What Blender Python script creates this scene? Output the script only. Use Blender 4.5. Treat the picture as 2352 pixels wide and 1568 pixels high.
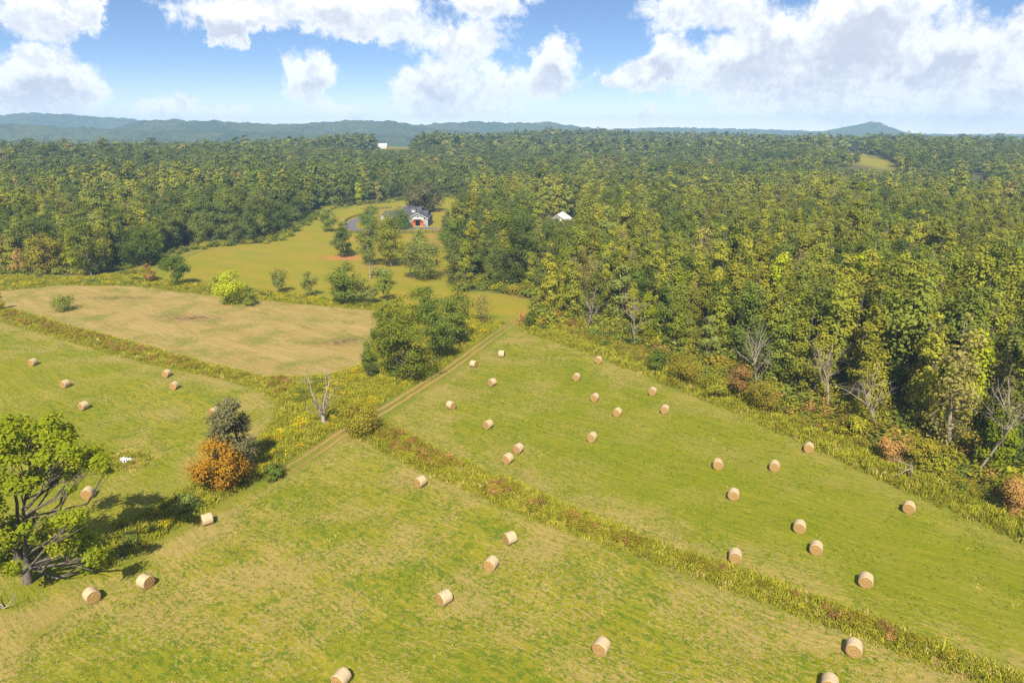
import bpy, math, random
import numpy as np
from mathutils import Vector
R = math.radians
rng = np.random.default_rng(11)
random.seed(11)
for o in list(bpy.data.objects):
    bpy.data.objects.remove(o)
scene = bpy.context.scene
COL = scene.collection

# ------------------------------------------------------------------ camera
F, PW, PH = 1569.0, 2352.0, 1568.0          # photograph measured on a 2352 x 1568 grid
CAMZ, PITCH = 48.0, R(17.0)
SP, CP = math.sin(PITCH), math.cos(PITCH)
cam_d = bpy.data.cameras.new('camera')
cam_d.lens, cam_d.sensor_width = 36.0 * F / PW, 36.0
cam_d.clip_start, cam_d.clip_end = 1.0, 60000.0
cam = bpy.data.objects.new('camera', cam_d)
COL.objects.link(cam)
cam.location = (0, 0, CAMZ)
cam.rotation_euler = (R(90) - PITCH, 0, 0)
scene.camera = cam

# ------------------------------------------------------------------ light
SUN_EL, SUN_AZ = 46.0, 3.0                  # elevation; heading of the shadows, degrees right of +Y
sun_d = bpy.data.lights.new('sun', 'SUN')
sun_d.energy, sun_d.angle, sun_d.color = 4.8, R(0.53), (1.0, 0.91, 0.75)
sun = bpy.data.objects.new('sun', sun_d)
COL.objects.link(sun)
sun.location = (0, -60, 120)
sun.rotation_euler = (R(90 - SUN_EL), 0, -R(SUN_AZ))
SKY = 0.058
scene.render.engine = 'CYCLES'
vs = scene.view_settings
vs.view_transform, vs.look, vs.exposure, vs.gamma = 'Standard', 'None', 0.9, 1.0
cy = scene.cycles
cy.max_bounces, cy.diffuse_bounces, cy.glossy_bounces, cy.transmission_bounces = 5, 3, 1, 3
cy.transparent_max_bounces, cy.volume_bounces = 6, 0
cy.caustics_reflective = cy.caustics_refractive = False
cy.use_adaptive_sampling = False
try:
    cy.use_denoising = False
    cy.denoiser = 'OPENIMAGEDENOISE'
    cy.denoising_input_passes = 'RGB_ALBEDO_NORMAL'
except Exception:
    pass
cy.sample_clamp_indirect = 6.0


# ------------------------------------------------------------------ node helpers
class NT:
    def __init__(self, tree):
        self.t = tree
        self.n = tree.nodes
    def new(self, kind, **kw):
        nd = self.n.new(kind)
        for k, v in kw.items():
            setattr(nd, k, v)
        return nd
    def put(self, sock, v):
        if isinstance(v, bpy.types.NodeSocket):
            self.t.links.new(v, sock)
        elif v is not None:
            sock.default_value = v
    def m(self, op, a, b=None, c=None, clamp=False):
        nd = self.new('ShaderNodeMath', operation=op, use_clamp=clamp)
        for s, v in zip(nd.inputs, (a, b, c)):
            self.put(s, v)
        return nd.outputs[0]
    def vm(self, op, a, b=None, scale=None):
        nd = self.new('ShaderNodeVectorMath', operation=op)
        self.put(nd.inputs[0], a)
        if b is not None:
            self.put(nd.inputs[1], b)
        if scale is not None:
            self.put(nd.inputs['Scale'], scale)
        return nd.outputs['Value'] if op in ('LENGTH', 'DOT_PRODUCT', 'DISTANCE') else nd.outputs[0]
    def noise(self, vec, scale, detail=3.0, rough=0.5, dist=0.0, col=False, dim='3D'):
        nd = self.new('ShaderNodeTexNoise', noise_dimensions=dim)
        self.put(nd.inputs['Vector'], vec)
        nd.inputs['Scale'].default_value = scale
        nd.inputs['Detail'].default_value = detail
        nd.inputs['Roughness'].default_value = rough
        nd.inputs['Distortion'].default_value = dist
        return nd.outputs['Color' if col else 'Fac']
    def mix(self, fac, a, b, blend='MIX'):
        nd = self.new('ShaderNodeMix', data_type='RGBA', blend_type=blend)
        self.put(nd.inputs[0], fac)
        self.put(nd.inputs[6], a if isinstance(a, bpy.types.NodeSocket) else (*a, 1.0))
        self.put(nd.inputs[7], b if isinstance(b, bpy.types.NodeSocket) else (*b, 1.0))
        return nd.outputs[2]
    def ramp(self, v, lo, hi, a=0.0, b=1.0, smooth=True):
        nd = self.new('ShaderNodeMapRange', interpolation_type='SMOOTHSTEP' if smooth else 'LINEAR')
        self.put(nd.inputs['Value'], v)
        for k, x in (('From Min', lo), ('From Max', hi), ('To Min', a), ('To Max', b)):
            nd.inputs[k].default_value = x
        return nd.outputs[0]
    def attr(self, name, out='Fac'):
        return self.new('ShaderNodeAttribute', attribute_name=name).outputs[out]
    def bump(self, h, strength=0.5, dist=0.1):
        nd = self.new('ShaderNodeBump')
        nd.inputs['Strength'].default_value = strength
        nd.inputs['Distance'].default_value = dist
        self.put(nd.inputs['Height'], h)
        return nd.outputs[0]

def material(name):
    m = bpy.data.materials.new(name)
    m.use_nodes = True
    m.node_tree.nodes.clear()
    nt = NT(m.node_tree)
    out = nt.new('ShaderNodeOutputMaterial')
    return m, nt, out

def principled(nt, out, col, rough=0.85, spec=0.2, normal=None, metal=0.0):
    b = nt.new('ShaderNodeBsdfPrincipled')
    nt.put(b.inputs['Base Color'], col if isinstance(col, bpy.types.NodeSocket) else (*col, 1.0))
    nt.put(b.inputs['Roughness'], rough)
    b.inputs['Specular IOR Level'].default_value = spec
    b.inputs['Metallic'].default_value = metal
    if normal is not None:
        nt.put(b.inputs['Normal'], normal)
    nt.put(out.inputs['Surface'], b.outputs[0])
    return b

# ------------------------------------------------------------------ pixel <-> place
def P(px, py, z=0.0):
    """ground point seen at a photograph pixel, on the level z"""
    u, v = (px - PW / 2) / F, (py - PH / 2) / F
    dx, dy, dz = u, CP - v * SP, -SP - v * CP
    t = (z - CAMZ) / dz
    return dx * t, dy * t
def top_z(y, py):
    t = (PH / 2 - py) / F
    return CAMZ + y * (t * CP - SP) / (CP + t * SP)
def depth_of(y, z=0.0):
    return y * CP - (z - CAMZ) * SP

# ------------------------------------------------------------------ world: Nishita sky with cumulus
world = bpy.data.worlds.new('World')
scene.world = world
world.use_nodes = True
wn = NT(world.node_tree)
wn.n.clear()
sky = wn.new('ShaderNodeTexSky', sky_type='NISHITA')
sky.sun_disc = False
sky.sun_elevation, sky.sun_rotation = R(SUN_EL), R(180 + SUN_AZ)
sky.air_density, sky.dust_density, sky.ozone_density, sky.altitude = 0.6, 0.0, 6.0, 300
tc = wn.new('ShaderNodeTexCoord').outputs['Generated']
sep = wn.new('ShaderNodeSeparateXYZ')
wn.put(sep.inputs[0], tc)
az = wn.m('ARCTAN2', sep.outputs[0], sep.outputs[1])
el = wn.m('ARCSINE', sep.outputs[2])
comb = wn.new('ShaderNodeCombineXYZ')
wn.put(comb.inputs[0], wn.m('MULTIPLY', az, 57.29578))
wn.put(comb.inputs[1], wn.m('MULTIPLY', el, 57.29578))
uv = comb.outputs[0]                         # degrees: x azimuth, y elevation
CLOUDS = [  # x, y, half width, half height on the photograph grid, weight
    (105, 158, 95, 58, 1), (60, 205, 175, 58, 1), (195, 195, 75, 50, 1), (110, 255, 150, 20, .6),
    (90, 30, 140, 60, .9), (190, 25, 62, 60, .9),
    (432, 98, 72, 20, .75), (525, 82, 45, 36, .95), (560, 28, 210, 46, .95), (760, 22, 170, 60, 1),
    (845, 82, 75, 26, .9), (900, 22, 125, 40, 1), (1062, 108, 125, 46, .85), (1110, 10, 110, 48, 1),
    (960, 75, 120, 30, .7), (700, 165, 62, 40, 1), (700, 205, 50, 30, .8), (795, 192, 34, 14, .6), (262, 142, 34, 20, .6),
    (400, 252, 110, 42, .8), (530, 265, 46, 28, .7), (790, 264, 75, 26, .65), (655, 285, 120, 14, .5),
    (1000, 205, 115, 66, .9), (1060, 245, 190, 34, .9), (1150, 198, 90, 34, .9), (1270, 140, 72, 68, 1), (1245, 195, 100, 36, 1),
    (1590, 22, 150, 46, .95), (1700, 20, 130, 48, .9), (1540, 140, 75, 58, .9), (1480, 180, 120, 36, .95), (1700, 150, 160, 66, 1),
    (1790, 95, 120, 60, 1), (1960, 100, 230, 110, 1), (2000, 20, 210, 60, 1), (2200, 120, 160, 88, 1), (2120, 170, 240, 56, 1),
    (1850, 190, 330, 46, 1), (1760, 235, 220, 34, .95), (1960, 268, 240, 34, .95), (2230, 245, 150, 56, 1), (2330, 190, 100, 66, 1),
    (2345, 50, 40, 46, .9), (1500, 278, 66, 26, .8), (1385, 280, 90, 20, .75), (2170, 285, 120, 24, .8), (1640, 285, 120, 20, .7), (240, 285, 130, 14, .5)]
def px_dir(px, py):
    u, v = (px - PW / 2) / F, (py - PH / 2) / F
    x, y, z = u, CP - v * SP, -SP - v * CP
    return math.degrees(math.atan2(x, y)), math.degrees(math.atan2(z, math.hypot(x, y)))
# cloud cover as curves over azimuth, one for each band of elevation; noise then frays the outlines
NB, BSTEP, AZR = 9, 1.35, 44.0
azs = np.linspace(-AZR, AZR, 81)
def cover(a, e):
    best = np.full(np.shape(a), -0.9)
    for (cx, cyy, rx, ry, wt) in CLOUDS:
        a0, e0 = px_dir(cx, cyy)
        a1 = px_dir(cx + rx, cyy)[0] - a0
        e1 = px_dir(cx, cyy - ry)[1] - e0
        d_ = wt * (1 - np.hypot((a - a0) / (a1 * 1.08), (e - e0) / (e1 * 1.10)))
        best = np.maximum(best, d_)
    return np.clip(best, -0.9, 1)
w1 = wn.vm('SUBTRACT', wn.noise(uv, 0.17, 2, .5, col=True, dim='2D'), (.5, .5, .5))
w2 = wn.vm('SUBTRACT', wn.noise(uv, 0.62, 6, .60, col=True, dim='2D'), (.5, .5, .5))
p1 = wn.vm('ADD', uv, wn.vm('ADD', wn.vm('MULTIPLY', w1, (2.2, 1.2, 0)), wn.vm('MULTIPLY', w2, (2.6, 1.9, 0))))
sp1 = wn.new('ShaderNodeSeparateXYZ')
wn.put(sp1.inputs[0], p1)
ta = wn.m('MULTIPLY_ADD', sp1.outputs[0], 1 / (2 * AZR), 0.5, clamp=True)
cta = wn.new('ShaderNodeCombineXYZ')
for k in range(3):
    wn.put(cta.inputs[k], ta)
curves = []
for q in range(NB // 3):
    nd = wn.new('ShaderNodeRGBCurve')
    for ch in range(3):
        cv = nd.mapping.curves[ch]
        e_ = (q * 3 + ch) * BSTEP
        vals = cover(azs, np.full(azs.shape, e_)) * .5 + .5
        pts_ = [(i / 80.0, float(v)) for i, v in enumerate(vals)]
        cv.points[0].location, cv.points[1].location = pts_[0], pts_[-1]
        for pt_ in pts_[1:-1]:
            cv.points.new(*pt_)
    nd.mapping.update()
    wn.put(nd.inputs['Color'], cta.outputs[0])
    curves.append(nd.outputs[0])
fbm = wn.noise(uv, 1.3, 6, .62, dim='2D')
gen = wn.m('MULTIPLY_ADD', wn.noise(wn.vm('MULTIPLY', p1, (1, 1.9, 1)), 0.06, 3, .5, dim='2D'), 3.2, -1.6)
outx = wn.ramp(wn.m('ABSOLUTE', wn.m('MULTIPLY', az, 57.29578)), 37, 42)
outy = wn.ramp(wn.m('MULTIPLY', el, 57.29578), 10.8, 13.5)
outm = wn.m('MAXIMUM', outx, outy)
def dens(off):
    es = wn.m('MINIMUM', wn.m('MAXIMUM', wn.m('MULTIPLY_ADD', sp1.outputs[1], 1 / BSTEP, off / BSTEP), 0), NB - 1.001)
    tot = None
    for q in range(NB // 3):
        v = wn.vm('ABSOLUTE', wn.vm('SUBTRACT', (q * 3.0, q * 3 + 1.0, q * 3 + 2.0), es))
        v = wn.vm('MAXIMUM', wn.vm('SUBTRACT', (1, 1, 1), v), (0, 0, 0))
        d_ = wn.vm('DOT_PRODUCT', v, curves[q])
        tot = d_ if tot is None else wn.m('ADD', tot, d_)
    tot = wn.m('MULTIPLY_ADD', tot, 2.0, -1.0)
    tot = wn.m('ADD', wn.m('MULTIPLY', tot, wn.m('SUBTRACT', 1.0, outm)), wn.m('MULTIPLY', gen, outm))
    return wn.m('ADD', tot, wn.m('MULTIPLY_ADD', fbm, 0.55, -0.275))
d0, dup_ = dens(0.0), dens(0.95)
alpha = wn.ramp(d0, -0.02, 0.40)
lowfade = wn.ramp(wn.m('MULTIPLY', el, 57.29578), -0.6, 1.5)
alpha = wn.m('MULTIPLY', alpha, wn.m('MULTIPLY_ADD', lowfade, 0.30, 0.68))
under = wn.ramp(wn.m('SUBTRACT', dup_, wn.m('MULTIPLY', d0, 0.4)), -0.05, 0.45)
thick = wn.ramp(d0, 0.15, 0.75)
grey = wn.m('MULTIPLY', under, thick)  # self-shading of thick cloud bases, put into the cloud colour
WH = 0.74 / SKY
ccol = wn.mix(grey, (0.84 * WH, 0.85 * WH, 0.87 * WH), (0.50 * WH, 0.53 * WH, 0.62 * WH))
soft = wn.noise(uv, 0.5, 5, .6, dim='2D')
ccol = wn.mix(wn.ramp(soft, .50, .66, 0, .6), ccol, (0.56 * WH, 0.59 * WH, 0.67 * WH))
ccol = wn.mix(wn.ramp(wn.m('MULTIPLY', el, 57.29578), 3.0, -0.5, 0, .5), ccol, (1.40 * WH, 1.32 * WH, 1.24 * WH))
skyc = wn.mix(1.0, sky.outputs[0], (1.30, 1.22, 1.16), "MULTIPLY")
eld = wn.m('MULTIPLY', el, 57.29578)
skyc = wn.mix(wn.ramp(eld, 6.0, 0.0), skyc, wn.mix(1.0, skyc, (1.65, 1.25, 1.06), 'MULTIPLY'))
final = wn.mix(alpha, skyc, ccol)
bg = wn.new('ShaderNodeBackground')
wn.put(bg.inputs[0], final)
bg.inputs[1].default_value = SKY
wo = wn.new('ShaderNodeOutputWorld')
wn.put(wo.inputs[0], bg.outputs[0])
world.cycles.sampling_method = 'NONE'

# ------------------------------------------------------------------ mesh helpers
def tag(o, label=None, cat=None, group=None, kind=None):
    if label: o['label'] = label
    if cat: o['category'] = cat
    if group: o['group'] = group
    if kind: o['kind'] = kind
    return o
def link(name, mesh, parent=None, loc=None):
    o = bpy.data.objects.new(name, mesh)
    COL.objects.link(o)
    if parent is not None:
        o.parent = parent
    if loc is not None:
        o.location = loc
    return o
def empty(name, loc, rz=0.0):
    o = link(name, None, None, loc)
    o.rotation_euler = (0, 0, rz)
    o.empty_display_size = 0.3
    return o
def mesh_np(name, verts, faces, mats, mat_idx=None, smooth=False, attrs=None):
    """faces: list of (n, k) int arrays"""
    verts = np.asarray(verts, np.float32)
    me = bpy.data.meshes.new(name)
    me.vertices.add(len(verts))
    me.vertices.foreach_set('co', verts.ravel())
    arrs = [np.asarray(f, np.int32) for f in faces if len(f)]
    loops = np.concatenate([a.ravel() for a in arrs])
    tot = np.concatenate([np.full(len(a), a.shape[1], np.int32) for a in arrs])
    st = np.concatenate([[0], np.cumsum(tot)[:-1]]).astype(np.int32)
    me.loops.add(len(loops))
    me.loops.foreach_set('vertex_index', loops)
    me.polygons.add(len(tot))
    me.polygons.foreach_set('loop_start', st)
    if smooth:
        me.polygons.foreach_set('use_smooth', np.ones(len(tot), bool))
    if mat_idx is not None:
        me.polygons.foreach_set('material_index', np.asarray(mat_idx, np.int32))
    for m in mats:
        me.materials.append(m)
    for k, (dom, a) in (attrs or {}).items():
        at = me.attributes.new(k, 'FLOAT', dom)
        at.data.foreach_set('value', np.asarray(a, np.float32))
    me.update(calc_edges=True)
    return me
class MB:
    """collects boxes, prisms and tubes; build() links one mesh"""
    def __init__(self):
        self.v, self.f = [], []
    def add(self, vs_, fs_):
        b = len(self.v)
        self.v += [tuple(v) for v in vs_]
        self.f += [tuple(b + i for i in f) for f in fs_]
        return self
    def box(self, x0, x1, y0, y1, z0, z1):
        return self.add([(x, y, z) for z in (z0, z1) for y in (y0, y1) for x in (x0, x1)],
                        [(0, 2, 3, 1), (4, 5, 7, 6), (0, 1, 5, 4), (1, 3, 7, 5), (3, 2, 6, 7), (2, 0, 4, 6)])
    def prism(self, poly, axis, a0, a1):
        """poly in the two other axes, extruded along axis"""
        n = len(poly)
        def pt(q, a):
            return {'x': (a, q[0], q[1]), 'y': (q[0], a, q[1]), 'z': (q[0], q[1], a)}[axis]
        vs_ = [pt(q, a0) for q in poly] + [pt(q, a1) for q in poly]
        fs_ = [tuple(range(n)), tuple(range(2 * n - 1, n - 1, -1))]
        fs_ += [(i, i + n, (i + 1) % n + n, (i + 1) % n) for i in range(n)]
        return self.add(vs_, fs_)
    def tube(self, pts, rad, sides=6):
        v, f = tube_np([pts], [rad], sides)
        return self.add(v, f)
    def mesh(self, name, mat, smooth=False):
        me = bpy.data.meshes.new(name)
        me.from_pydata(self.v, [], self.f)
        me.materials.append(mat)
        if smooth:
            for p in me.polygons: p.use_smooth = True
        me.update()
        return me
    def build(self, name, mat, parent=None, smooth=False, loc=None):
        return link(name, self.mesh(name, mat, smooth), parent, loc)
def tube_np(paths, radii, sides=5):
    V, Fq, b = [], [], 0
    ang = np.linspace(0, 2 * np.pi, sides, endpoint=False)
    for pts, rad in zip(paths, radii):
        pts = np.asarray(pts, float)
        n = len(pts)
        tang = np.gradient(pts, axis=0)
        tang /= np.linalg.norm(tang, axis=1)[:, None] + 1e-9
        ref = np.where(np.abs(tang[:, 2:3]) > .9, np.array([[1., 0, 0]]), np.array([[0, 0, 1.]]))
        s = np.cross(tang, ref)
        s /= np.linalg.norm(s, axis=1)[:, None] + 1e-9
        t2 = np.cross(s, tang)
        r = np.asarray(rad, float)[:, None, None]
        ring = pts[:, None, :] + r * (np.cos(ang)[None, :, None] * s[:, None, :] + np.sin(ang)[None, :, None] * t2[:, None, :])
        V.append(ring.reshape(-1, 3))
        for i in range(n - 1):
            for k in range(sides):
                k2 = (k + 1) % sides
                Fq.append((b + i * sides + k, b + i * sides + k2, b + (i + 1) * sides + k2, b + (i + 1) * sides + k))
        b += n * sides
    return np.concatenate(V), np.array(Fq, np.int32)

# ------------------------------------------------------------------ terrain heights
AZ = [-400, 400, 900, 1300, 1700, 1970, 2400, 3000]
YK = [300, 400, 450, 580, 660, 760, 900, 1100, 1300, 1500, 2000, 2600, 4000]
ZK = {-400: [0, 3, 6, 11, 15, 19, 14, 6, 4, 4, 2, 0, 0],
      400:  [0, 2, 5, 10, 14, 18, 13, 5, 3, 3, 2, 0, 0],
      900:  [0, 0, 1, 3, 5, 8, 20, 22, 18, 14, 4, 0, 0],
      1300: [0, 0, 0, 1, 3, 6, 11, 18, 25, 29, 20, 4, 0],
      1700: [0, 0, 0, 1, 3, 7, 12, 17, 22, 25, 18, 4, 0],
      1970: [0, 0, 0, 0, 12, 17, 19, 18, 17, 16, 10, 4, 0],
      2400: [0, 0, 0, 1, 5, 10, 15, 17, 15, 13, 8, 4, 0]}
ZK[3000] = ZK[2400]
ZT = np.array([ZK[a] for a in AZ], float)
def hnoise(x, y):
    return (np.sin(x * .011 + 1.3) * np.cos(y * .009 + .4) + .6 * np.sin(x * .023 + y * .017) + .4 * np.cos(x * .041 - y * .033 + 2))
def T(x, y):
    x, y = np.asarray(x, float), np.asarray(y, float)
    dep = np.maximum(y * CP + 14, 60)
    a = np.clip(PW / 2 + F * x / dep, AZ[0], AZ[-1])
    out = np.zeros(np.broadcast(x, y).shape)
    cols = np.stack([np.interp(y, YK, ZT[i]) for i in range(len(AZ))])
    idx = np.clip(np.searchsorted(AZ, a) - 1, 0, len(AZ) - 2)
    AZn = np.array(AZ, float)
    t = (a - AZn[idx]) / (AZn[idx + 1] - AZn[idx])
    t = t * t * (3 - 2 * t)
    ii = np.indices(out.shape)
    lo = cols[(idx, *ii)]
    hi = cols[(idx + 1, *ii)]
    out = lo * (1 - t) + hi * t
    far = np.clip((y - 330) / 400, 0, 1)
    return out + hnoise(x, y) * 1.6 * far + 4.0 * np.sin(x * .0061 + y * .0043 + .8) * np.cos(y * .0085 - x * .0022) * np.clip((y - 560) / 500, 0, 1)
def PT(px, py):
    """point of the terrain seen at a pixel"""
    u, v = (px - PW / 2) / F, (py - PH / 2) / F
    d = np.array([u, CP - v * SP, -SP - v * CP])
    t = np.linspace(30, 3000, 6000)
    x, y, z = d[0] * t, d[1] * t, CAMZ + d[2] * t
    hit = np.argmax(z < T(x, y))
    return float(x[hit]), float(y[hit])

# ------------------------------------------------------------------ zones, read off the photograph
F2_low = [(893, 968), (950, 1000), (1050, 1050), (1250, 1135), (1500, 1240), (1750, 1324), (2000, 1414), (2352, 1550), (2600, 1650), (2900, 1770)]
F2_right = [(1172, 762), (1215, 768), (1270, 785), (1340, 808), (1400, 832), (1480, 862), (1560, 895), (1700, 955), (1850, 1023), (2050, 1116), (2200, 1182), (2352, 1248), (2600, 1355), (2900, 1480)]
F1_up = [(800, 1005), (845, 1018), (900, 1047), (1000, 1097), (1150, 1160), (1300, 1222), (1500, 1290), (1700, 1364), (1900, 1438), (2100, 1514), (2300, 1590), (2600, 1702)]
TRACK = [(-260, 1640), (-120, 1560), (33, 1474), (117, 1420), (233, 1342), (367, 1262), (480, 1190), (567, 1138), (640, 1092), (717, 1045), (790, 992), (880, 943), (950, 898), (1040, 842), (1110, 789), (1170, 748), (1195, 728)]
F4_low = [(-260, 640), (-60, 690), (50, 714), (150, 745), (300, 784), (450, 826), (600, 862), (690, 866), (780, 855), (838, 830)]
F4_up = [(862, 760), (872, 714), (780, 706), (700, 699), (500, 680), (300, 657), (150, 655), (0, 668), (-260, 690)]
F3_up = [(-260, 668), (-100, 712), (0, 738), (150, 782), (350, 838), (500, 868), (580, 892), (645, 932)]
F3_right = [(622, 972), (560, 1045), (450, 1100), (350, 1165), (230, 1200), (120, 1215), (-60, 1240), (-400, 1290)]
FOREST_L = [(-400, 640), (-100, 622), (60, 628), (150, 634), (215, 632), (285, 618), (330, 606), (380, 588), (430, 572), (520, 563), (610, 560), (655, 545), (690, 522), (715, 500), (770, 482), (830, 474), (920, 467), (1010, 458), (1080, 462)]
FOREST_R = [(1085, 470), (1030, 500), (1010, 535), (1045, 575), (1048, 630), (1062, 668), (1120, 668), (1232, 688), (1238, 745), (1330, 756), (1430, 786), (1530, 822), (1620, 856), (1760, 915), (1900, 970), (2050, 1030), (2200, 1092), (2352, 1155), (2600, 1255), (2900, 1380)]
def W(pl):
    return np.array([P(*q) for q in pl])
near_px = [(-700, 2400), (3300, 2400)]
POLY = {
    'hay_a': W(F1_up + [(3000, 1870), (3300, 2400), (-900, 2400)] + [(x + 12, y + 10) for x, y in TRACK[:11]]),
    'hay_b': W(F2_right + list(reversed(F2_low)) + [(905, 950), (960, 912), (1050, 855), (1120, 800)]),
    'hay_c': W(F3_up + F3_right),
    'stub': W(F4_low + F4_up),
    'past': W([(405, 600), (500, 566), (655, 548), (715, 503), (830, 476), (1010, 460), (1085, 468), (1030, 500), (1000, 535), (1050, 575), (1052, 630), (1066, 672), (1120, 672), (1228, 692), (1222, 740), (1185, 742), (1135, 722), (1085, 720), (905, 698), (820, 688), (700, 676), (600, 664), (480, 648), (400, 645), (360, 625)]),
    'weed1': W(F2_low + list(reversed(F1_up))),
    'weed2': W(F4_low[:7] + [(690, 866), (645, 932)] + list(reversed(F3_up))[1:]),
    'weed3': W([(640, 930), (690, 866), (780, 855), (838, 830), (862, 760), (872, 714), (905, 700), (1085, 722), (1185, 745), (1105, 782), (1035, 832), (945, 888), (872, 936), (786, 985), (710, 1036), (640, 1082), (560, 1130), (470, 1185), (360, 1255), (280, 1300), (230, 1300), (260, 1200), (350, 1168), (450, 1102), (560, 1046), (622, 974)]),
    'weed4': W([(1180, 748)] + F2_right[1:] + list(reversed(FOREST_R[8:]))),
    'weed5': W([(-400, 640), (-100, 624), (60, 630), (150, 636), (215, 634), (285, 622), (340, 612), (365, 630), (400, 648), (480, 651), (600, 667), (700, 679), (820, 691), (905, 701), (872, 714)] + F4_up[2:]),
}
# everything open (no wood) near the camera
OPEN = W(FOREST_L + FOREST_R + [(3600, 1700), (3600, 2600), (-1600, 2600), (-1600, 700)])
far_field = np.array([PT(*q) for q in [(1888, 368), (1898, 351), (1955, 347), (1990, 354), (2030, 366), (2062, 380), (2030, 386), (1975, 384), (1925, 376)]])
far_field2 = np.array([PT(*q) for q in [(800, 338), (830, 330), (900, 331), (960, 336), (945, 344), (870, 345)]])
far_field3 = np.array([PT(*q) for q in [(2228, 412), (2232, 400), (2246, 400), (2244, 414)]])
def inside(poly, x, y):
    x, y = np.asarray(x), np.asarray(y)
    c = np.zeros(x.shape, bool)
    n = len(poly)
    for i in range(n):
        x0, y0 = poly[i]
        x1, y1 = poly[(i + 1) % n]
        if y0 == y1:
            continue
        h = ((y0 > y) != (y1 > y)) & (x < (x1 - x0) * (y - y0) / (y1 - y0) + x0)
        c ^= h
    return c
def edge_dist(poly, x, y, closed=True):
    d = np.full(np.shape(x), 1e9)
    n = len(poly)
    for i in range(n if closed else n - 1):
        ax, ay = poly[i]
        bx, by = poly[(i + 1) % n]
        vx, vy = bx - ax, by - ay
        L = vx * vx + vy * vy + 1e-12
        t = np.clip(((x - ax) * vx + (y - ay) * vy) / L, 0, 1)
        d = np.minimum(d, np.hypot(x - ax - t * vx, y - ay - t * vy))
    return d
def sd(poly, x, y):
    d = edge_dist(poly, x, y)
    return np.where(inside(poly, x, y), d, -d)
def sstep(a, b, v):
    t = np.clip((v - a) / (b - a), 0, 1)
    return t * t * (3 - 2 * t)
def vnoise(x, y, s, seed=0):
    """cheap value noise 0..1"""
    r = np.random.default_rng(seed).random((257, 257))
    u, v = np.asarray(x) / s, np.asarray(y) / s
    iu, iv = np.floor(u).astype(int), np.floor(v).astype(int)
    fu, fv = u - iu, v - iv
    fu, fv = fu * fu * (3 - 2 * fu), fv * fv * (3 - 2 * fv)
    g_ = lambda a, b: r[a % 257, b % 257]
    return (g_(iu, iv) * (1 - fu) + g_(iu + 1, iv) * fu) * (1 - fv) + (g_(iu, iv + 1) * (1 - fu) + g_(iu + 1, iv + 1) * fu) * fv

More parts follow.
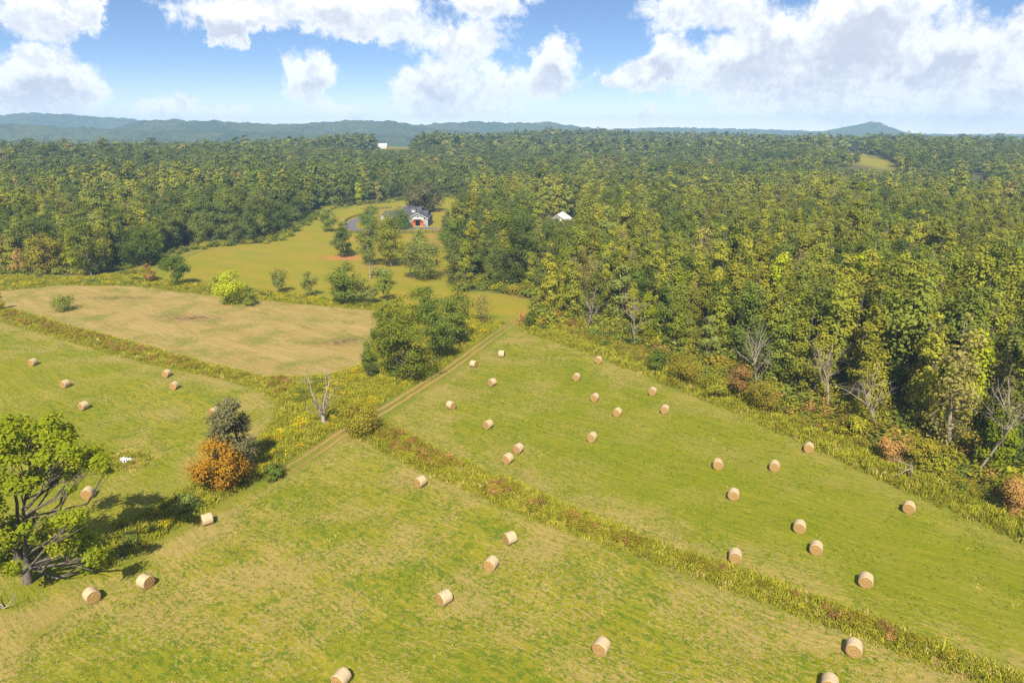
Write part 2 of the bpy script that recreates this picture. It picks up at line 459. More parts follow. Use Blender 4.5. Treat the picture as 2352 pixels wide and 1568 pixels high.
# ------------------------------------------------------------------ ground material
def direction(a, b):
    p, q = P(*a), P(*b)
    return math.atan2(q[1] - p[1], q[0] - p[0])
ROW = direction((1200, 1150), (2100, 1490))     # the rows run along the weed strip
def ground_material():
    m, nt, out = material('ground')
    geo = nt.new('ShaderNodeNewGeometry').outputs['Position']
    rot = nt.new('ShaderNodeVectorRotate', rotation_type='Z_AXIS')
    nt.put(rot.inputs['Vector'], geo)
    rot.inputs['Angle'].default_value = -ROW
    r = rot.outputs[0]
    warp = nt.vm('MULTIPLY', nt.vm('SUBTRACT', nt.noise(geo, .05, 2, col=True), (.5, .5, .5)), (6, 6, 0))
    rw = nt.vm('ADD', r, warp)
    big = nt.noise(geo, .022, 3, .55)
    mid = nt.noise(geo, .11, 4, .6)
    row = nt.noise(nt.vm('MULTIPLY', rw, (.02, .30, 1)), 1.0, 3, .6)
    swath = nt.noise(nt.vm('MULTIPLY', rw, (.006, .12, 1)), 1.0, 2, .5)
    tuft = nt.noise(nt.vm('MULTIPLY', rw, (.75, 1.5, 1)), 1.05, 4, .68)
    blade = nt.noise(nt.vm('MULTIPLY', rw, (1.0, 1.6, 1)), 3.6, 3, .7)
    # mown hay field
    gA, gB, gC = (.178, .192, .010), (.240, .218, .016), (.335, .245, .090)
    dk = (.078, .132, .010)
    mott = nt.noise(nt.vm('MULTIPLY', rw, (.75, 1.25, 1)), 1.25, 3, .62)
    mott2 = nt.noise(geo, .42, 3, .6)
    fleck = nt.noise(nt.vm('MULTIPLY', rw, (.8, 1.3, 1)), 2.1, 4, .72)
    dry = nt.attr('dry')
    amp = nt.ramp(nt.m('ADD', big, nt.m('MULTIPLY', dry, .12)), .36, .56, .45, 1)
    streak = nt.noise(nt.vm('MULTIPLY', rw, (.10, 2.0, 1)), 1.0, 3, .65)
    c = nt.mix(nt.ramp(nt.m('ADD', nt.m('MULTIPLY', row, .6), nt.m('MULTIPLY', swath, .4)), .40, .60), gA, gB)
    lush = nt.m('MULTIPLY', nt.attr('lush'), nt.ramp(swath, .3, .6, .6, 1))
    c = nt.mix(nt.m('MULTIPLY', lush, .8), c, (.172, .192, .006))
    calm = nt.m('MULTIPLY_ADD', lush, -.62, 1.0)
    gm = nt.ramp(nt.m('ADD', mott, nt.m('MULTIPLY_ADD', mott2, .55, -.275)), .515, .565)
    c = nt.mix(nt.m('MULTIPLY', nt.m('MULTIPLY', gm, nt.m('MULTIPLY', amp, calm)), .66), c, dk)
    tv = nt.m('ADD', fleck, nt.m('MULTIPLY_ADD', mid, .55, -.275))
    tv = nt.m('ADD', tv, nt.m('MULTIPLY', dry, .075))
    c = nt.mix(nt.m('MULTIPLY', nt.ramp(tv, .535, .585, 0, .85), nt.m('MULTIPLY', calm, nt.m('MULTIPLY_ADD', amp, .6, .4))), c, gC)
    c = nt.mix(nt.ramp(streak, .42, .60, 0, .55), c, nt.mix(1, c, (.72, .78, .62), 'MULTIPLY'))
    c = nt.mix(nt.ramp(streak, .46, .34, 0, .40), c, nt.mix(1, c, (1.22, 1.14, 1.2), 'MULTIPLY'))
    hayc = c
    # stubble field
    s = nt.mix(nt.ramp(row, .35, .65), (.355, .255, .100), (.300, .220, .070))
    s = nt.mix(nt.ramp(nt.m('ADD', nt.m('MULTIPLY', mid, .6), nt.m('MULTIPLY', tuft, .4)), .48, .62, 0, .75), s, (.165, .175, .030))
    s = nt.mix(nt.ramp(streak, .50, .60, 0, .45), s, (.165, .150, .040))
    s = nt.mix(nt.m('MULTIPLY', gm, nt.ramp(mid, .44, .60, .05, .6)), s, (.150, .170, .026))
    s = nt.mix(nt.ramp(blade, .62, .75, 0, .6), s, (.155, .095, .045))
    # golden pasture
    pz = nt.mix(nt.ramp(nt.noise(nt.vm('MULTIPLY', rw, (.05, .12, 1)), 1, 4, .6), .35, .65), (.255, .205, .022), (.205, .200, .018))
    pz = nt.mix(nt.ramp(big, .55, .72, 0, .8), pz, (.29, .185, .055))
    # rough uncut grass
    rg = nt.mix(nt.ramp(mid, .35, .65), (.135, .165, .014), (.20, .185, .025))
    rg = nt.mix(nt.ramp(tuft, .55, .75, 0, .7), rg, (.07, .10, .012))
    # wood floor
    ff = nt.mix(nt.ramp(mid, .35, .65), (.075, .085, .022), (.12, .095, .045))
    col = rg
    for a, cc in (('hay', hayc), ('stub', s), ('past', pz), ('wood', ff)):
        col = nt.mix(nt.attr(a), col, cc)
    mud = nt.attr('clay')
    col = nt.mix(nt.m('MULTIPLY', mud, nt.ramp(nt.m('ADD', mid, nt.m('MULTIPLY', mud, .35)), .45, .7)), col, (.40, .165, .062))
    col = nt.mix(nt.m('MULTIPLY', nt.attr('mud'), nt.ramp(nt.noise(nt.vm('MULTIPLY', r, (.35, 1.3, 1)), 1, 4, .7), .42, .56)), col, (.11, .06, .042))
    col = nt.mix(nt.ramp(nt.noise(geo, 7.0, 2, .6), .3, .7, 0, .30), col, nt.mix(1, col, (.55, .55, .5), 'MULTIPLY'))
    h = nt.m('ADD', nt.m('MULTIPLY', tuft, .6), nt.m('MULTIPLY', blade, .4))
    principled(nt, out, col, .95, .08, nt.bump(h, .75, .22))
    return m
M_GROUND = ground_material()

# ------------------------------------------------------------------ ground sheet, split into its fields
def axis(lo, hi, step, lo_end, hi_end, grow=1.13):
    a = list(np.arange(lo, hi, step))
    s, v = step, a[-1]
    while v < hi_end:
        s = min(s * grow, 260)
        v += s
        a.append(v)
    s, v, b = step, a[0], []
    while v > lo_end:
        s = min(s * grow, 260)
        v -= s
        b.append(v)
    return np.array(b[::-1] + a)
gx = axis(-200, 210, 1.2, -5700, 5700)
gy = axis(48, 400, 1.2, -500, 5700)
XX, YY = np.meshgrid(gx, gy)
ZZ = T(XX, YY)
x_, y_ = XX.ravel(), YY.ravel()
wob = (vnoise(x_, y_, 3.0, 5) - .5) * 2.2 + (vnoise(x_, y_, 9.0, 6) - .5) * 2.4
A = {k: np.zeros(x_.shape) for k in ('hay', 'stub', 'past', 'wood', 'dry', 'lush', 'clay', 'mud')}
nearm = (np.abs(x_) < 700) & (y_ < 1200)
xs, ys, ws = x_[nearm], y_[nearm], wob[nearm]
sds = {k: sd(POLY[k], xs, ys) for k in ('hay_a', 'hay_b', 'hay_c', 'stub', 'past')}
LAWN = W([(-500, 1300), (-60, 1236), (120, 1208), (235, 1195), (262, 1205), (232, 1302), (285, 1304), (365, 1262), (480, 1190), (567, 1138), (640, 1092), (660, 1085), (580, 1150), (380, 1272), (245, 1350), (130, 1428), (45, 1482), (-110, 1568), (-500, 1800)])
sds['lawn'] = sd(LAWN, xs, ys)
hay = np.maximum.reduce([sstep(-.8, .8, sds[k] + ws * .5) for k in ('hay_a', 'hay_b', 'hay_c', 'lawn')])
A['hay'][nearm] = hay
A['stub'][nearm] = sstep(-.8, .8, sds['stub'] + ws * .6)
pst = sstep(-2, 2, sds['past'] + ws)
for ff_ in (far_field, far_field2, far_field3):
    pst = np.maximum(pst, sstep(-3, 3, sd(ff_, xs, ys)))
A['past'][nearm] = pst
dB = np.maximum.reduce([sds[k] for k in ('hay_a', 'hay_b', 'hay_c')])
A['dry'][nearm] = np.exp(-np.maximum(dB - 1.5, 0) / 3.2) * (dB > -1)
# the damp middle of the eastern field and the foot of the western one
def blob(px, py, r1, r2, ang):
    cx, cy0 = P(px, py)
    dx, dy = xs - cx, ys - cy0
    u = dx * math.cos(ang) + dy * math.sin(ang)
    v = -dx * math.sin(ang) + dy * math.cos(ang)
    return np.exp(-(u / r1) ** 2 - (v / r2) ** 2)
A['lush'][nearm] = np.clip(blob(2150, 1290, 60, 13, ROW) + .9 * blob(1750, 1090, 55, 14, ROW) + .5 * blob(1450, 900, 50, 9, ROW) + .9 * blob(380, 1120, 14, 8, 0) + .6 * blob(250, 850, 40, 8, 0), 0, 1)
dry2 = .85 * blob(600, 1340, 11, 7, .7) + .8 * blob(430, 1330, 7, 5, .7) + .5 * blob(1640, 1480, 22, 8, ROW) + .5 * blob(1350, 1080, 30, 6, ROW) + .5 * blob(1500, 1000, 40, 8, ROW) + .5 * blob(900, 1300, 20, 10, ROW) + .9 * blob(20, 1440, 9, 3, .75) + .8 * blob(130, 1375, 7, 2, .75) + .7 * blob(470, 1215, 9, 1.6, .72)
A['dry'][nearm] = np.clip(A['dry'][nearm] + dry2, 0, 1.2)
A['clay'][nearm] = np.clip(blob(790, 592, 9, 7, 0) + .8 * blob(1000, 545, 14, 3, 0) + .6 * blob(820, 550, 8, 4, .3) + .35 * blob(1190, 682, 8, 4, .2) + .5 * blob(1010, 528, 8, 5, 0), 0, 1)
A['mud'][nearm] = np.clip(blob(440, 730, 9, 3.0, -.1) + .8 * blob(268, 684, 8, 2, 0) + .9 * blob(795, 782, 5, 2.4, .3) + .5 * blob(760, 790, 5, 1.6, 0), 0, 1)
op = sd(OPEN, x_, y_)
wood = sstep(1.5, -2.0, op + wob)
for ff_ in (far_field, far_field2, far_field3):
    wood = np.where(sd(ff_, x_, y_) > 0, 0, wood)
A['wood'] = wood
ny, nx = XX.shape
ii, jj = np.meshgrid(np.arange(ny - 1), np.arange(nx - 1), indexing='ij')
quad = np.stack([ii * nx + jj, ii * nx + jj + 1, (ii + 1) * nx + jj + 1, (ii + 1) * nx + jj], -1).reshape(-1, 4)
cxq = (XX[:-1, :-1] + XX[1:, 1:]).ravel() / 2
cyq = (YY[:-1, :-1] + YY[1:, 1:]).ravel() / 2
zone = np.zeros(len(quad), int)
names = ['ground', 'hay_field', 'hay_field', 'hay_field', 'stubble_field', 'pasture', 'pasture']
for k, key in enumerate(('hay_a', 'hay_b', 'hay_c', 'stub', 'past')):
    zone[inside(POLY[key], cxq, cyq)] = k + 1
zone[inside(far_field, cxq, cyq)] = 6
glabel = ['rolling ground under the woods and rough grass', 'mown hay field between the dirt track and the weedy ditch', 'mown hay field between the weedy ditch and the tall wood',
          'mown hay field behind the large spreading tree', 'tan stubble field with brown muddy streaks', 'golden pasture in front of the grey barn', 'pale pasture on the far wooded slope']
VALL = np.stack([x_, y_, ZZ.ravel()], -1)
for z in range(7):
    q = quad[zone == z]
    if not len(q):
        continue
    used, inv = np.unique(q.ravel(), return_inverse=True)
    me = mesh_np(names[z], VALL[used], [inv.reshape(-1, 4)], [M_GROUND], smooth=True, attrs={k: ('POINT', a[used]) for k, a in A.items()})
    tag(link(names[z], me), glabel[z], 'field' if z else 'ground', kind='structure')

# ------------------------------------------------------------------ dirt track: two ruts with grass between
def track_material():
    m, nt, out = material('track')
    u = nt.attr('across')
    bare = nt.attr('bare')
    geo = nt.new('ShaderNodeNewGeometry').outputs['Position']
    n1, n2 = nt.noise(geo, .9, 4, .6), nt.noise(geo, 5.0, 3, .6)
    n3 = nt.noise(geo, .28, 3, .6)
    rut = nt.ramp(nt.m('ABSOLUTE', nt.m('SUBTRACT', nt.m('ABSOLUTE', nt.m('ADD', u, nt.m('MULTIPLY_ADD', n3, .5, -.25))), .48)), .42, .02)
    msk = nt.ramp(nt.m('ADD', nt.m('MULTIPLY', rut, .75), nt.m('ADD', nt.m('MULTIPLY_ADD', nt.m('ADD', nt.m('MULTIPLY', n1, .6), nt.m('MULTIPLY', n2, .4)), 1.3, -.68), nt.m('MULTIPLY_ADD', bare, .62, -.52))), .30, .55)
    msk = nt.m('MULTIPLY', msk, nt.ramp(nt.m('ABSOLUTE', u), 1.0, .7))
    col = nt.mix(n2, (.34, .215, .085), (.26, .155, .06))
    b = nt.new('ShaderNodeBsdfDiffuse')
    nt.put(b.inputs[0], col)
    tr = nt.new('ShaderNodeBsdfTransparent')
    mx = nt.new('ShaderNodeMixShader')
    nt.put(mx.inputs[0], msk)
    nt.put(mx.inputs[1], tr.outputs[0])
    nt.put(mx.inputs[2], b.outputs[0])
    nt.put(out.inputs[0], mx.outputs[0])
    return m
M_TRACK = track_material()
def dense(pl, step=1.0):
    pl = np.asarray(pl, float)
    out = [pl[0]]
    for a, b in zip(pl[:-1], pl[1:]):
        n = max(1, int(np.hypot(*(b - a)) / step))
        out += [a + (b - a) * (k + 1) / n for k in range(n)]
    p = np.array(out)
    for _ in range(12):
        p[1:-1] = (p[:-2] + 2 * p[1:-1] + p[2:]) / 4
    return p
def ribbon(name, pl, width, mat, bare, z=.02, label=None, cat='track', cols=9, zfn=None):
    c = dense(pl)
    t = np.gradient(c, axis=0)
    t /= np.linalg.norm(t, axis=1)[:, None]
    nrm = np.stack([-t[:, 1], t[:, 0]], -1)
    us = np.linspace(-1, 1, cols)
    V = c[:, None, :] + nrm[:, None, :] * us[None, :, None] * width / 2
    zz = np.full(V.shape[:2], z) if zfn is None else zfn(V[..., 0], V[..., 1]) + z
    V3 = np.concatenate([V, zz[..., None]], -1).reshape(-1, 3)
    n = len(c)
    i, j = np.meshgrid(np.arange(n - 1), np.arange(cols - 1), indexing='ij')
    q = np.stack([i * cols + j, (i + 1) * cols + j, (i + 1) * cols + j + 1, i * cols + j + 1], -1).reshape(-1, 4)
    b = np.repeat(bare(np.linspace(0, 1, n), c), cols)
    me = mesh_np(name, V3, [q], [mat], attrs={'across': ('POINT', np.tile(us, n)), 'bare': ('POINT', b)})
    return tag(link(name, me), label, cat, kind='structure')
def bare_fn(t, c):
    # bare earth where the photograph shows it, grassed over elsewhere
    a = np.array([P(*q)[1] for q in [(480, 1190), (700, 1055), (790, 992), (950, 898), (1060, 828), (1110, 789), (1180, 740)]])
    v = np.array([.05, .55, .95, .95, .85, .7, .5])
    return np.interp(c[:, 1], a, v)
ribbon('dirt_track', W(TRACK), 3.3, M_TRACK, bare_fn, label='two-rutted dirt track running between the hay fields')
ribbon('dirt_track', W([(318, 618), (360, 606), (410, 590), (455, 576), (505, 566)]), 2.2, M_TRACK, lambda t, c: np.full(len(c), 1.3), label='narrow dirt path along the wood beside the pasture')
ribbon('dirt_track', W([(655, 552), (690, 536), (720, 516)]), 1.8, M_TRACK, lambda t, c: np.full(len(c), 1.1), label='short dirt path climbing the pasture beside the dark wood')

# ------------------------------------------------------------------ foliage and bark materials
def leaf_material(name, c1, c2, c3, spread=.5, trans=.30):
    m, nt, out = material(name)
    oi = nt.new('ShaderNodeObjectInfo')
    tint = nt.attr('tint')
    patch = nt.noise(nt.vm('MULTIPLY', oi.outputs['Location'], (1, 1, 0)), .021, 2, .5)
    f = nt.m('ADD', nt.m('MULTIPLY', oi.outputs['Random'], spread), nt.m('MULTIPLY_ADD', patch, 1.1, -.30))
    col = nt.mix(nt.ramp(f, .05, .95), c1, c2)
    col = nt.mix(nt.m('MULTIPLY', nt.ramp(tint, .62, 1.0), .55), col, c3)
    col = nt.mix(nt.ramp(tint, .0, .30, .35, 0), col, nt.mix(1, col, (.6, .66, .55), 'MULTIPLY'))
    val = nt.ramp(nt.m('FRACT', nt.m('MULTIPLY', oi.outputs['Random'], 7.31)), 0, 1, .86, 1.52, smooth=False)
    vcol = nt.new('ShaderNodeCombineXYZ')
    for q_ in range(3):
        nt.put(vcol.inputs[q_], val)
    col = nt.mix(1.0, col, vcol.outputs[0], 'MULTIPLY')
    d = nt.new('ShaderNodeBsdfDiffuse')
    nt.put(d.inputs[0], col)
    t = nt.new('ShaderNodeBsdfTranslucent')
    nt.put(t.inputs[0], nt.mix(1, col, (1.25, 1.25, .7), 'MULTIPLY'))
    mx = nt.new('ShaderNodeMixShader')
    mx.inputs[0].default_value = trans
    nt.put(mx.inputs[1], d.outputs[0])
    nt.put(mx.inputs[2], t.outputs[0])
    nt.put(out.inputs[0], mx.outputs[0])
    return m
L = {
    'poplar': leaf_material('leaf_poplar', (.150, .185, .022), (.265, .248, .026), (.36, .30, .03)),
    'oak': leaf_material('leaf_oak', (.072, .104, .026), (.130, .148, .032), (.18, .18, .04)),
    'mixed': leaf_material('leaf_mixed', (.105, .150, .024), (.180, .190, .028), (.25, .22, .03)),
    'cedar': leaf_material('leaf_cedar', (.085, .130, .018), (.125, .160, .020), (.17, .185, .025)),
    'thin': leaf_material('leaf_thin', (.215, .195, .055), (.275, .235, .06), (.31, .22, .07)),
    'bright': leaf_material('leaf_bright', (.225, .280, .014), (.275, .300, .014), (.46, .37, .02)),
    'amber': leaf_material('leaf_amber', (.235, .115, .014), (.265, .155, .014), (.20, .205, .012)),
    'grey': leaf_material('leaf_grey', (.125, .118, .055), (.140, .130, .058), (.16, .165, .06)),
    'olive': leaf_material('leaf_olive', (.225, .205, .018), (.265, .220, .026), (.28, .18, .04)),
    'rust': leaf_material('leaf_rust', (.30, .175, .055), (.34, .21, .065), (.36, .175, .055)),
    'lime': leaf_material('leaf_lime', (.235, .245, .018), (.285, .270, .024), (.37, .31, .035)),
    'sage': leaf_material('leaf_sage', (.155, .185, .040), (.205, .220, .050), (.25, .26, .07)),
    'gold': leaf_material('leaf_gold', (.55, .42, .01), (.60, .45, .01), (.45, .38, .02)),
    'straw': leaf_material('leaf_straw', (.40, .33, .10), (.45, .35, .12), (.36, .33, .08)),
}
def bark_material(name, a, b):
    m, nt, out = material(name)
    geo = nt.new('ShaderNodeTexCoord').outputs['Object']
    n = nt.noise(nt.vm('MULTIPLY', geo, (4, 4, .8)), 1.0, 4, .6)
    principled(nt, out, nt.mix(nt.ramp(n, .3, .7), a, b), .95, .1, nt.bump(n, .6, .05))
    return m
BARK = bark_material('bark', (.085, .068, .054), (.19, .165, .14))
BARKD = bark_material('bark_dark', (.060, .045, .035), (.15, .12, .10))
BARKW = bark_material('bark_bleached', (.20, .165, .13), (.37, .31, .255))

# ------------------------------------------------------------------ tree builder
def profile(kind):
    if kind == 'column':
        return lambda t: np.minimum(1, t / .16) ** .6 * (1 - t) ** .50 * 1.12
    if kind == 'cone':
        return lambda t: np.minimum(1, t / .08) ** .5 * (1 - t) ** .85 * 1.05
    if kind == 'vase':
        return lambda t: (.35 + .65 * t ** .7) * np.sqrt(np.clip(1 - ((t - .62) / .40) ** 2 * (t > .62), 0, 1))
    return lambda t: np.sqrt(np.clip(1 - ((t - .45) / .56) ** 2, 0, 1))
def build_tree(rs, H, Wd, base=.22, kind='round', n_clump=26, n_leaf=3000, leaf=.42, clump=.30, gap=.0, lean=(0, 0), flat=.72, limbs=None, trunk=None, leafless=0.0, fork=1, sides=5, interior=.35, shear=0.0, droop=0.0, clumps=None):
    """returns (wood verts, wood quads, leaf verts, leaf quads, tint) for a tree standing at the origin"""
    f = profile(kind)
    R_ = Wd / 2
    hb = H * base
    hc = H - hb
    # clump centres, by area of the outline
    ts, C = np.linspace(.02, .98, 60), []
    wgt = f(ts) ** 1.3 + .12
    wgt /= wgt.sum()
    tries = 0
    rc0 = clump * R_ * 1.25
    while len(C) < n_clump and tries < n_clump * 60:
        tries += 1
        t = rs.choice(ts, p=wgt) + rs.normal(0, .01)
        a = rs.random() * 2 * math.pi
        rr = f(np.array(t)) * R_ * max(.12, 1 - clump * .75) * (rs.random() ** (.42 if rs.random() > interior else 1.0))
        p = np.array([math.cos(a) * rr, math.sin(a) * rr, hb + t * hc * .97 - droop * rr])
        if all(np.linalg.norm((p - q) * (1, 1, 1.2)) > rc0 * (.62 - tries / (n_clump * 120)) for q, _ in C):
            C.append((p, rc0 * rs.uniform(.68, 1.22) * (1.0 if t < .8 else .8)))
    if clumps is not None:
        C = [(np.array(c_[:3], float), c_[3]) for c_ in clumps]
    cen = np.array([c for c, _ in C])
    rad = np.array([r for _, r in C])
    off = np.stack([lean[0] * (cen[:, 2] / H) ** 1.3 * H, lean[1] * (cen[:, 2] / H) ** 1.3 * H], -1)
    cen[:, :2] += off
    # trunk and limbs
    paths, radii = [], []
    tr = trunk or max(.09, H * .0165)
    zt = np.linspace(0, 1, 9)
    top = .93 if kind in ('column', 'cone') else .72
    for k in range(fork):
        ph = rs.random() * 6.28
        sp = 0 if fork == 1 else R_ * .38
        x = np.cumsum(rs.normal(0, .010 * H, 9)) * (zt > .05) + lean[0] * H * (zt * top) ** 1.3 + sp * np.clip(zt - .15, 0, 1) * math.cos(ph + k * 6.28 / fork)
        y = np.cumsum(rs.normal(0, .010 * H, 9)) * (zt > .05) + lean[1] * H * (zt * top) ** 1.3 + sp * np.clip(zt - .15, 0, 1) * math.sin(ph + k * 6.28 / fork)
        paths.append(np.stack([x, y, zt * H * top - .25], -1))
        radii.append(tr * (1 - .85 * zt) * (1 + .45 * np.exp(-zt * 22)) * (1 if fork == 1 else .75))
    stems = paths[:fork]
    nl = len(cen) if limbs is None else min(limbs, len(cen))
    for k in rs.permutation(len(cen))[:nl]:
        c = cen[k]
        st = stems[min(range(fork), key=lambda s_: np.min(np.linalg.norm(stems[s_][:, :2] - c[:2], axis=1)))]
        rh = math.hypot(*(c[:2]))
        z0 = np.clip(c[2] - rh * rs.uniform(.45, .95), H * .10, H * top * .95)
        i = int(np.clip((z0 + .25) / (H * top) * 8, 0, 7))
        fr = (z0 + .25) / (H * top) * 8 - i
        s0 = st[i] * (1 - fr) + st[i + 1] * fr
        mid_ = s0 * .45 + c * .55 + rs.normal(0, .06, 3) * np.linalg.norm(c - s0)
        mid_[2] -= .05 * np.linalg.norm(c - s0)
        r0 = tr * .42 * (1 - .7 * z0 / H)
        paths.append(np.stack([s0, s0 * .72 + mid_ * .28 + rs.normal(0, .02, 3) * H * .2, mid_, mid_ * .4 + c * .6, c + rs.normal(0, .15, 3) * rad[k]]))
        radii.append(np.array([1, .8, .6, .42, .16]) * r0)
        for _ in range(2 if leafless > 0 else 0):
            e = c + rs.normal(0, .75, 3) * rad[k]
            paths.append(np.stack([mid_, (mid_ + e) / 2 + rs.normal(0, .12, 3) * rad[k], e]))
            radii.append(np.array([.42, .28, .10]) * r0)
    wv, wq = tube_np(paths, radii, sides)
    # leaves
    w = rad ** 2
    keep = rs.random(len(cen)) >= leafless
    if not keep.any():
        keep[0] = True
    w = w * keep
    k = rs.choice(len(cen), n_leaf, p=w / w.sum())
    d = rs.normal(0, 1, (n_leaf, 3))
    d /= np.linalg.norm(d, axis=1)[:, None]
    rr = rad[k] * rs.random(n_leaf) ** .42 * (1 + .22 * rs.normal(0, 1, n_leaf).clip(-1.5, 1.8))
    pos = cen[k] + d * rr[:, None] * np.array([1, 1, flat])
    if gap:
        pos += rs.normal(0, gap, pos.shape) * rad[k][:, None]
    pos[:, 2] = np.maximum(pos[:, 2], .12)
    ax = np.stack([lean[0] * (pos[:, 2] / H).clip(0) ** 1.3 * H, lean[1] * (pos[:, 2] / H).clip(0) ** 1.3 * H, pos[:, 2] * 0 + hb + hc * .42], -1)
    cn = (pos - ax) / np.array([R_, R_, hc * .6])
    cn /= np.linalg.norm(cn, axis=1)[:, None] + 1e-6
    nr = d * .50 + cn * .75 + rs.normal(0, .42, (n_leaf, 3)) + np.array([0, 0, .28])
    nr /= np.linalg.norm(nr, axis=1)[:, None]
    a_ = np.cross(nr, rs.normal(0, 1, (n_leaf, 3)))
    a_ /= np.linalg.norm(a_, axis=1)[:, None] + 1e-9
    b_ = np.cross(nr, a_)
    s = (leaf * rs.uniform(.55, 1.25, n_leaf))[:, None]
    a_ *= s * .62
    b_ *= s * .42
    lv = np.stack([pos - a_, pos + b_ * .9 - a_ * .1, pos + a_, pos - b_ - a_ * .15], 1).reshape(-1, 3)
    lq = np.arange(n_leaf * 4).reshape(-1, 4)
    tint = np.clip(.55 * rs.random(n_leaf) + .34 * rs.random(len(cen))[k] + .08 * d[:, 2] + .02, 0, 1)
    return wv, wq, lv, lq, tint
def wood_mesh(t, bark):
    return mesh_np('trunk', t[0], [t[1]], [bark], smooth=True)
def crown_mesh(t, leafm):
    return mesh_np('crown', t[2], [t[3]], [leafm], attrs={'tint': ('FACE', t[4])})
def joined_mesh(t, bark, leafm):
    v = np.concatenate([t[0], t[2]])
    f = np.concatenate([t[1], t[3] + len(t[0])])
    mi = np.concatenate([np.zeros(len(t[1]), int), np.ones(len(t[3]), int)])
    ti = np.concatenate([np.zeros(len(t[1])), t[4]])
    return mesh_np('tree', v, [f], [bark, leafm], mi, attrs={'tint': ('FACE', ti)})
def tree_thing(name, label, cat, loc, wm, cm, group=None, rz=0.0, scale=1.0, crown_name='crown', trunk_name='trunk'):
    e = empty(name, loc, rz)
    e.scale = (scale,) * 3 if np.isscalar(scale) else scale
    tag(e, label, cat, group)
    link(trunk_name, wm, e)
    if cm is not None:
        link(crown_name, cm, e)
    return e

# ------------------------------------------------------------------ scatter of instances (stuff only)
def scatter(name, label, cat, pts, protos, idx, scale, rot, tilt=None):
    me = bpy.data.meshes.new(name)
    n = len(pts)
    me.vertices.add(n)
    me.vertices.foreach_set('co', np.asarray(pts, np.float32).ravel())
    for k, a, ty in (('pick', np.asarray(idx), 'INT'), ('rz', np.asarray(rot), 'FLOAT')):
        at = me.attributes.new(k, ty, 'POINT')
        at.data.foreach_set('value', a.astype(np.int32 if ty == 'INT' else np.float32))
    at = me.attributes.new('sc', 'FLOAT_VECTOR', 'POINT')
    at.data.foreach_set('vector', np.asarray(scale, np.float32).ravel())
    o = link(name, me)
    tag(o, label, cat, kind='stuff')
    ng = bpy.data.node_groups.new('scatter_' + name, 'GeometryNodeTree')
    ng.interface.new_socket('Geometry', in_out='INPUT', socket_type='NodeSocketGeometry')
    ng.interface.new_socket('Geometry', in_out='OUTPUT', socket_type='NodeSocketGeometry')
    N, Lk = ng.nodes, ng.links
    gin, gout = N.new('NodeGroupInput'), N.new('NodeGroupOutput')
    def named(a, ty):
        nd = N.new('GeometryNodeInputNamedAttribute')
        nd.data_type = ty
        nd.inputs['Name'].default_value = a
        return nd.outputs['Attribute']
    join = N.new('GeometryNodeJoinGeometry')
    cx = N.new('ShaderNodeCombineXYZ')
    Lk.new(named('rz', 'FLOAT'), cx.inputs[2])
    sc_, pk_ = named('sc', 'FLOAT_VECTOR'), named('pick', 'INT')
    for k, me_p in enumerate(protos):
        po = bpy.data.objects.new(name + '_source', me_p)
        oi = N.new('GeometryNodeObjectInfo')
        oi.transform_space = 'ORIGINAL'
        oi.inputs['Object'].default_value = po
        oi.inputs['As Instance'].default_value = True
        cmp_ = N.new('FunctionNodeCompare')
        cmp_.data_type, cmp_.operation = 'INT', 'EQUAL'
        Lk.new(pk_, cmp_.inputs[2])
        cmp_.inputs[3].default_value = k
        iop = N.new('GeometryNodeInstanceOnPoints')
        Lk.new(gin.outputs[0], iop.inputs['Points'])
        Lk.new(cmp_.outputs[0], iop.inputs['Selection'])
        Lk.new(oi.outputs['Geometry'], iop.inputs['Instance'])
        Lk.new(cx.outputs[0], iop.inputs['Rotation'])
        Lk.new(sc_, iop.inputs['Scale'])
        Lk.new(iop.outputs[0], join.inputs[0])
    Lk.new(join.outputs[0], gout.inputs[0])
    md = o.modifiers.new('scatter', 'NODES')
    md.node_group = ng
    return o

# ------------------------------------------------------------------ trees standing alone (base x, base y, top y, crown width, crown centre x)
def field_tree(spec):
    nm, label, bx, by, ty, wpx, ccx, kind, leafk, opt = spec
    x, y = P(bx, by)
    H = top_z(y, ty)
    dep = depth_of(y, H * .6)
    Wd = wpx / F * dep
    o = dict(n_leaf=2600, leaf=.42, n_clump=24, base=.16, kind=kind)
    o.update(opt)
    bark = o.pop('bark', BARK)
    cat = o.pop('cat', 'tree')
    grp_ = o.pop('group', None)
    rs = np.random.default_rng(int(bx * 7 + by))
    lean = ((ccx - bx) / F * dep / H * 1.35, 0)
    t = build_tree(rs, H, Wd, lean=lean, **o)
    return tree_thing(nm, label, cat, (x, y, 0), wood_mesh(t, bark), crown_mesh(t, L[leafk]) if leafk else None, grp_, trunk_name='stem' if cat == 'shrub' else 'trunk', crown_name='foliage' if cat == 'shrub' else 'crown')
SH = dict(cat='shrub', base=.04, n_clump=16, fork=3, trunk=.07)
